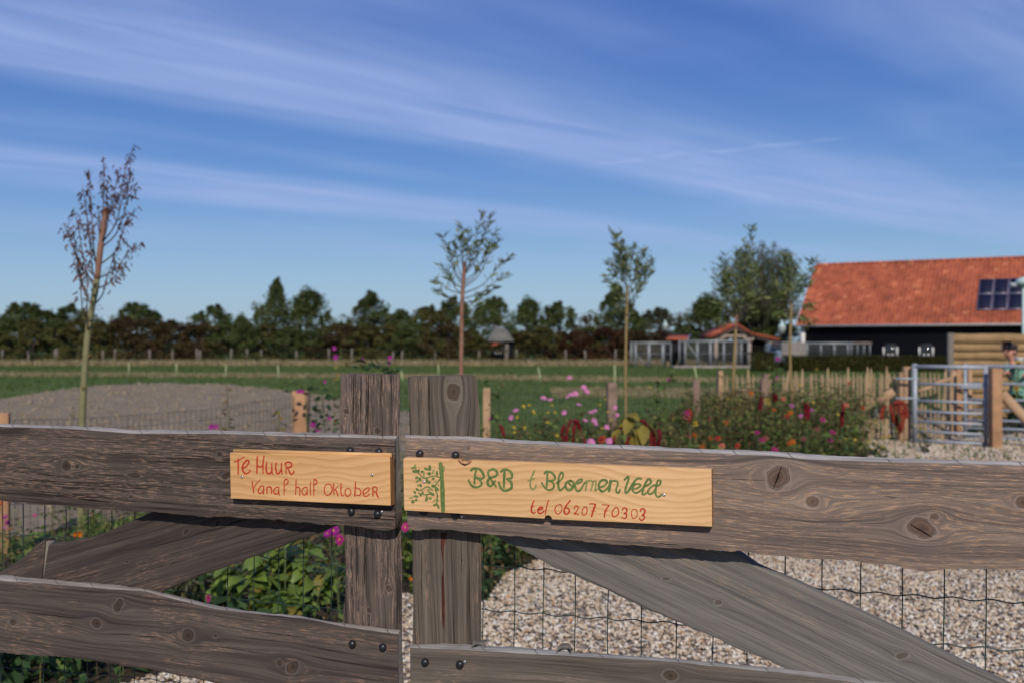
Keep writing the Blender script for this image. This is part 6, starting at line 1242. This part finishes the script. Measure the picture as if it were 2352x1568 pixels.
# near the gate: bright pink and orange blooms
flower('bright pink aster bloom left of the left gate post', [(781, 1238, 27)], 4.9, 'daisy', 'p_magenta', .03, leaves=12, leafsz=.06, name='aster')
flower('fading purple aster tucked under the left top rail', [(765, 1217, 28), (752, 1224, 18)], 5.0, 'daisy', 'p_purple', .03, leaves=12, leafsz=.06, name='aster')
flower('round magenta aster bloom just above the left bottom rail', [(480, 1372, 24)], 4.7, 'zinnia', 'p_magenta', .03, leaves=8, leafsz=.05, name='aster')
flower('pink aster bloom seen in the gap between the gate leaves', [(931, 1210, 22)], 6.2, 'daisy', 'p_magenta', .03, leaves=14, leafsz=.06, name='aster')
flower('orange poppy on the far left above the brace stub', [(182, 1226, 17), (173, 1229, 12)], 5.6, 'poppy', 'p_orange', .025, leaves=14, leafsz=.05, name='poppy')
flower('small orange poppy high on the left under the top rail', [(213, 1180, 7)], 6.4, 'poppy', 'p_orange', .02, leaves=12, leafsz=.05, name='poppy')
flower('upper orange poppy right of the right gate post', [(1119, 1308, 15)], 6.3, 'poppy', 'p_orange', .02, leaves=8, leafsz=.04, name='poppy')
flower('lower orange poppy right of the right gate post', [(1108, 1353, 15)], 5.9, 'poppy', 'p_orange', .02, leaves=8, leafsz=.04, name='poppy')
flower('orange poppy between the two gate posts', [(942, 1330, 14), (936, 1372, 7)], 5.9, 'poppy', 'p_orange', .02, leaves=14, leafsz=.05, name='poppy')
for q, mt, lb in (((12, 1186, 12), 'p_purple', 'small violet bloom at the left picture edge, highest of three'), ((17, 1199, 12), 'p_purple', 'small violet bloom at the left picture edge, middle of three'), ((10, 1211, 10), 'p_pink', 'small pink bloom at the left picture edge, lowest of three'), ((80, 1183, 9), 'p_magenta', 'tiny magenta bloom under the left top rail'), ((2, 1155, 12), 'p_red', 'red bloom at the left picture edge under the top rail')):
    flower(lb, [q], 6.0, 'daisy', mt, .02, leaves=10, leafsz=.05, name='small_flower')
# broad leaved plants just behind the left leaf
rb = np.random.default_rng(14)
for k, (px, z, h, lb) in enumerate([(520, 5.5, .30, 'low broad leaved plant at the left end of the row behind the gate'), (585, 5.4, .38, 'broad leaved plant with yellowing leaves, second in the row behind the gate'), (640, 5.6, .46, 'tallest broad leaved plant with one large upright leaf'), (700, 5.5, .42, 'dense broad leaved plant left of the pink aster'), (755, 5.5, .36, 'broad leaved plant beside the left gate post'), (670, 5.25, .20, 'low broad leaved plant at the gravel edge'), (600, 5.2, .18, 'low broad leaved plant just above the left bottom rail'), (962, 6.3, .5, 'broad leaved plant hidden between the gate posts')]):
    root = empty('broad_leaved_plant', (P0(px, z), z, 0), lb, 'plant', 'broad leaved plants behind the left gate leaf')
    for s in range(4):
        tx, ty = rb.normal(0, .07, 2); P = catmull([(0, 0, 0), (tx * .4, ty * .4, h * .5), (tx, ty, h * rb.uniform(.7, 1))], 5); MB().tube(P, np.linspace(.005, .002, len(P)), 5).build('stem', M['stem'], root)
        for q in range(14):
            f = rb.uniform(.25, 1); p = P[int(f * (len(P) - 1))]; linked('leaf', LFM['leaf_broad' if rb.random() < .93 else 'leaf_yel'], root, p + rb.normal(0, .02, 3), (rb.normal(0, .35), rb.uniform(-.5, .75), rb.uniform(-2.9, -.2) if rb.random() < .75 else rb.uniform(0, 6.3)), rb.uniform(.075, .135))
MB_ = empty('broad_leaved_plant', (P0(655, 5.3), 5.3, 0), 'single large upright leaf catching the sun behind the left brace', 'plant', 'broad leaved plants behind the left gate leaf')
linked('leaf', LFM['leaf_broad'], MB_, (.0, 0, Z0(1252, 5.3)), (1.5, -1.5, 0), .15); MB().tube([(0, 0, 0), (0, 0, Z0(1250, 5.3))], .004, 5).build('stem', M['stem'], MB_)
# sunflowers at the gate
def sunflower(label, px, py, z, s):
    root = empty('sunflower', (P0(px, z), z, 0), label, 'flower', None); MB().tube([(0, 0, 0), (.01, 0, Z0(py, z))], .010, 6).build('stem', M['stem'], root)
    o = linked('flower_head', SFM, root, (0, -.02, Z0(py, z)), (radians(78), 0, rgp.uniform(-.4, .4)), s / 2 / F * z)
    for k in range(9): linked('leaf', LFM['leaf_bed_dark'], root, (0, 0, Z0(py, z) * rgp.uniform(.35, .95)), (0, rgp.uniform(-.3, .7), rgp.uniform(0, 6.3)), rgp.uniform(.13, .24))
mb = MB(); a = np.arange(20) * 2 * pi / 20; mb.inst(np.array([(.4, .12, 0), (1, 0, .08), (.4, -.12, 0)]), np.array([[0, 2, 1]]), np.zeros((20, 3)), rot_euler(a, 0 * a - .1, 0 * a), 1.0); mb.lathe([(.48, 0), (.46, .1), (.3, .18), (.01, .2)], 12, mi=1); SFM = mb.mesh('flower_head', [M['p_yellow'], M['centre_dk']])
sunflower('sunflower held high in front of the woman', 2337, 836, 15.9, 22); sunflower('sunflower low in front of the woman behind the second bar', 2333, 891, 15.8, 16); sunflower('sunflower half hidden by the second metal gate bar', 2322, 878, 15.9, 12); sunflower('small sunflower between the two metal gates', 2246, 956, 15.6, 12)
bu = empty('dark_bush', (P0(2350, 16.8), 16.8, 0), 'dark purple brown bush behind the right metal gate', 'bush'); c_ = linked('foliage', CR['shrub_b'], bu, (0, 0, 0), sc=(1.0, .8, .75))

# ------------------------------------------------------------------ the mass of the flower bed
rq = np.random.default_rng(21)
def bedpts(n, keep=None):
    X = rq.uniform(-4.6, 5.1, n); Y = rq.uniform(4.2, 15.2, n); k = inside(BED, X, Y); 
    if keep is not None: k &= keep(X, Y)
    return X[k], Y[k]
def hmax(X, Y):
    """how tall the planting stands: low and thin on the left, waist high in the middle and right"""
    h = np.where(X < -.9, .40, np.where(X < Y * .17, .45, .60)); h = h + .10 * fbm(X * .9, Y * .7, 5, 3); return np.maximum(h * np.clip((Y - 4) / 3.5, .45, 1.12), .12)
right = lambda X, Y: (X > -.5)
left = lambda X, Y: (X <= -.5)
def bedleaves(name, n, size, mat, keep, hf=(0, 1), tmpl=LEAF4, cl=8):
    X, Y = bedpts(n // cl, keep); hc = hmax(X, Y) * rq.uniform(*hf, len(X)); X = np.repeat(X, cl) + rq.normal(0, .05, len(X) * cl); Y = np.repeat(Y, cl) + rq.normal(0, .05, len(Y) * cl); H = np.maximum(np.repeat(hc, cl) + rq.normal(0, .035, len(X)), .01)
    m = len(X); mb = MB(); mb.inst(tmpl[0], tmpl[1], np.stack([X, Y, H], 1), rot_euler(rq.uniform(0, 6.3, m), rq.normal(-.2, .6, m), rq.normal(0, .6, m)), size * rq.uniform(.5, 1.5, m)); tag(mb.build(name, M[mat]), kind='stuff')
bedleaves('bed_leaves', 60000, .042, 'leaf_bed', right, (.15, 1.05)); bedleaves('bed_leaves', 46000, .055, 'leaf_bed_dark', right, (0, .8)); bedleaves('bed_leaves', 30000, .055, 'leaf_brown', right, (.2, 1.1)); bedleaves('bed_leaves', 34000, .04, 'leaf_dry', right, (.3, 1.0)); bedleaves('bed_leaves', 30000, .035, 'leaf_olive', right, (.6, 1.2))
bedleaves('bed_leaves', 26000, .04, 'leaf_bed', left, (0, .9)); bedleaves('bed_leaves', 22000, .05, 'leaf_bed_dark', left, (0, .75)); bedleaves('bed_leaves', 7000, .035, 'leaf_dry', left, (.2, 1.0))
bedleaves('bed_leaves', 9000, .085, 'leaf_bed', right, (.1, .85), LEAFO, 12); bedleaves('bed_leaves', 9000, .05, 'leaf_brown', right, (.5, 1.15), LEAFN, 40)
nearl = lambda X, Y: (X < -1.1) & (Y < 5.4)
bedleaves('bed_leaves', 60000, .10, 'leaf_bed_dark', nearl, (0, .8))  # all-dark leaf tint puts the near left corner's shadow into the colour
def stems(name, n, mat, keep, f0, f1, wd):
    X, Y = bedpts(n, keep); m = len(X); h = hmax(X, Y) * rq.uniform(f0, f1, m); a = rq.uniform(0, 6.3, m); ln = rq.uniform(.02, .30, m) * h; mb = MB(); w_ = wd
    cx, sx_ = np.cos(a), np.sin(a); nx, ny = -np.sin(a), np.cos(a); V = []
    for f, wq in ((0, 1), (.5, .8), (.8, .6), (1, .2)):
        bx = X + cx * ln * f ** 2; by = Y + sx_ * ln * f ** 2; z_ = h * f
        V.append(np.stack([bx - nx * w_ * wq, by - ny * w_ * wq, z_], 1)); V.append(np.stack([bx + nx * w_ * wq, by + ny * w_ * wq, z_], 1))
    V = np.stack(V, 1).reshape(-1, 3); b = np.arange(m)[:, None] * 8; q = np.concatenate([b + np.array([[0, 1, 3, 2]]), b + np.array([[2, 3, 5, 4]]), b + np.array([[4, 5, 7, 6]])]); mb.add(V, q); tag(mb.build(name, M[mat]), kind='stuff')
stems('bed_stems', 9000, 'leaf_bed', right, .6, 1.25, .0022); stems('bed_stems', 6500, 'leaf_dry', right, .6, 1.3, .002); stems('bed_stems', 3600, 'leaf_bed', left, .6, 1.5, .002); stems('bed_stems', 4200, 'leaf_dry', left, .6, 1.7, .002)
# feathery green bushes
def feather(label, px, z, h, w_, mat, seed, n=2600):
    r = np.random.default_rng(seed); root = empty('feathery_plant', (P0(px, z), z, 0), label, 'plant'); C = np.array([(r.normal(0, w_ * .4), r.normal(0, w_ * .3), r.uniform(.05, h)) for _ in range(26)]); mb = MB(); leafmass(mb, C, np.full(26, w_ * .28), n // 26, .045, r, LEAFN); mb.build('foliage', M[mat], root)
    mb = MB(); [mb.tube([(0, 0, 0), c * (.6, .6, .6), c], [.004, .003, .001], 4) for c in C]; mb.build('stems', M['stem'], root)
feather('feathery yellow green bush right of the right gate post under the rail', 1165, 7.0, .18, .32, 'leaf_bed', 3); feather('feathery bush behind the brace top on the right leaf', 1205, 7.3, .16, .28, 'leaf_olive', 4); feather('dark feathery bush beside the right gate post', 1118, 6.6, .22, .2, 'leaf_bed_dark', 5)
feather('deep green bush between the two gate posts', 938, 6.8, .42, .14, 'leaf_bed', 6, 3600); feather('grey green feathery plant above the left bottom rail', 440, 5.6, .25, .3, 'leaf_willow', 7); feather('green bush under the left top rail left of the brace', 260, 6.2, .42, .35, 'leaf_bed', 8)

# ------------------------------------------------------------------ the woman behind the gate
def skinned(name, joints, edges, mat, parent, sub=2):
    me = bpy.data.meshes.new(name); me.from_pydata([j[0] for j in joints], edges, []); o = bpy.data.objects.new(name, me); COL.objects.link(o); o.parent = parent
    s = o.modifiers.new('skin', 'SKIN'); s.use_smooth_shade = True
    for i, (p, r_) in enumerate(joints):
        rr = r_ if isinstance(r_, tuple) else (r_, r_); me.skin_vertices[0].data[i].radius = rr
        me.skin_vertices[0].data[i].use_root = (i == 0)
    b = o.modifiers.new('sub', 'SUBSURF'); b.levels = sub; b.render_levels = sub; me.materials.append(mat); return o
zp = 16.4; px0 = 2332; wom = empty('person', (P0(px0, zp), zp, 0), 'dark haired woman in a sea green top leaning over the metal gate', 'person')
def Q(px, py, dy=0.0): return ((px - px0) / F * zp, dy, Z0(py, zp))
skin = simple('skin', (.52, .25, .17), .5, var=.06); shirt = simple('sea_green_top', (.16, .33, .26), .8, var=.2, scale=20); hair = simple('dark_brown_hair', (.035, .018, .014), .5, var=.3, scale=60); jeans = simple('dark_trousers', (.03, .03, .045), .8)
J = [(Q(2342, 892), (.13, .15)), (Q(2336, 866, -.03), (.12, .14)), (Q(2326, 845, -.06), (.13, .16)), (Q(2320, 834, -.08), (.05, .06)), (Q(2316, 823, -.10), .045), (Q(2308, 813, -.12), (.078, .082)), (Q(2308, 802, -.12), (.095, .098)),
     (Q(2304, 842, -.16), .055), (Q(2297, 862, -.28), .042), (Q(2286, 853, -.42), .030), (Q(2281, 851, -.46), .030),
     (Q(2345, 845, .04), .055), (Q(2350, 866, -.10), .042), (Q(2336, 858, -.30), .032), (Q(2330, 857, -.35), .030),
     (Q(2336, 915, -.02), .095), (Q(2334, 960, -.10), .065), (Q(2336, 1000, .0), .045), (Q(2332, 1006, -.12), .04), (Q(2352, 915, .05), .095), (Q(2354, 960, .0), .065), (Q(2356, 1000, .08), .045), (Q(2352, 1006, -.04), .04)]
E = [(0, 1), (1, 2), (2, 3), (3, 4), (4, 5), (5, 6), (2, 7), (7, 8), (8, 9), (9, 10), (2, 11), (11, 12), (12, 13), (13, 14), (0, 15), (15, 16), (16, 17), (17, 18), (0, 19), (19, 20), (20, 21), (21, 22)]
skinned('body', J, E, skin, wom)
sh = lambda k, e: (J[k][0], tuple(v + e for v in J[k][1]) if isinstance(J[k][1], tuple) else J[k][1] + e)
skinned('top', [sh(0, .025), sh(1, .022), sh(2, .022), (Q(2321, 836, -.08), .062), sh(7, .022), (Q(2298, 860, -.26), .052), sh(11, .022), (Q(2349, 864, -.08), .052), (Q(2343, 902), (.15, .17))], [(0, 1), (1, 2), (2, 3), (2, 4), (4, 5), (2, 6), (6, 7), (0, 8)], shirt, wom)
skinned('trousers', [sh(0, .015), sh(15, .015), sh(16, .015), sh(17, .015), sh(19, .015), sh(20, .015), sh(21, .015)], [(0, 1), (1, 2), (2, 3), (0, 4), (4, 5), (5, 6)], jeans, wom)
skinned('hair', [(Q(2312, 799, -.09), (.088, .090)), (Q(2318, 802, -.06), (.082, .085)), (Q(2324, 808, -.02), (.062, .065)), (Q(2330, 813, 0), (.052, .050)), (Q(2306, 797, -.11), (.070, .060))], [(4, 0), (0, 1), (1, 2), (2, 3)], hair, wom)
hx, hy, hz = Q(2300, 811, -.14)
MB().lathe([(.012, 0), (.010, .012), (.003, .022)], 8, c=(hx - .012, hy, hz), R=np.array([[0, 0, -1], [0, 1, 0], [1, 0, 0.]])).build('nose', skin, wom, True)
for dy in (-.030, .030): MB().lathe([(.008, 0), (.006, .004), (.001, .006)], 8, c=(hx + .003, hy + dy, hz + .035), R=np.array([[0, 0, -1], [0, 1, 0], [1, 0, 0.]])).build('eye', M['glasspane'], wom, True)
MB().box((hx + .004, hy, hz - .035), (.008, .04, .008)).build('mouth', simple('lips', (.40, .12, .10), .5), wom)
MB().lathe([(.004, -.03), (.018, -.01), (.020, .012), (.008, .028)], 8, c=Q(2316, 808, -.205)).build('ear', skin, wom, True)
for side, (bx, by, bz) in ((-1, Q(2281, 851, -.46)), (1, Q(2330, 857, -.35))):
    for k in range(5):
        a = -.5 + k * .25; Lf = (.05, .068, .075, .07, .055)[k]; p0_ = np.array((bx, by, bz)); dr_ = np.array((-cos(a) * .8, -.3 + a * .5, -.1 - .3 * abs(a)))
        skinned('finger', [(tuple(p0_ + (0, (k - 2) * .016, 0)), .011), (tuple(p0_ + dr_ * Lf * .6 + (0, (k - 2) * .016, 0)), .009), (tuple(p0_ + dr_ * Lf + (0, (k - 2) * .016, -.022)), .007)], [(0, 1), (1, 2)], skin, wom, 1)
cup = MB().lathe([(.045, 0), (.075, .11), (.078, .12), (.07, .12), (.04, .02)], 16).build('white_pot', M['white'], None, True, Q(2311, 836, -.34)); cup.location = Vector(Q(2311, 836, -.42)) + wom.location
tag(cup, 'small white pot held against the chest of the woman', 'pot')
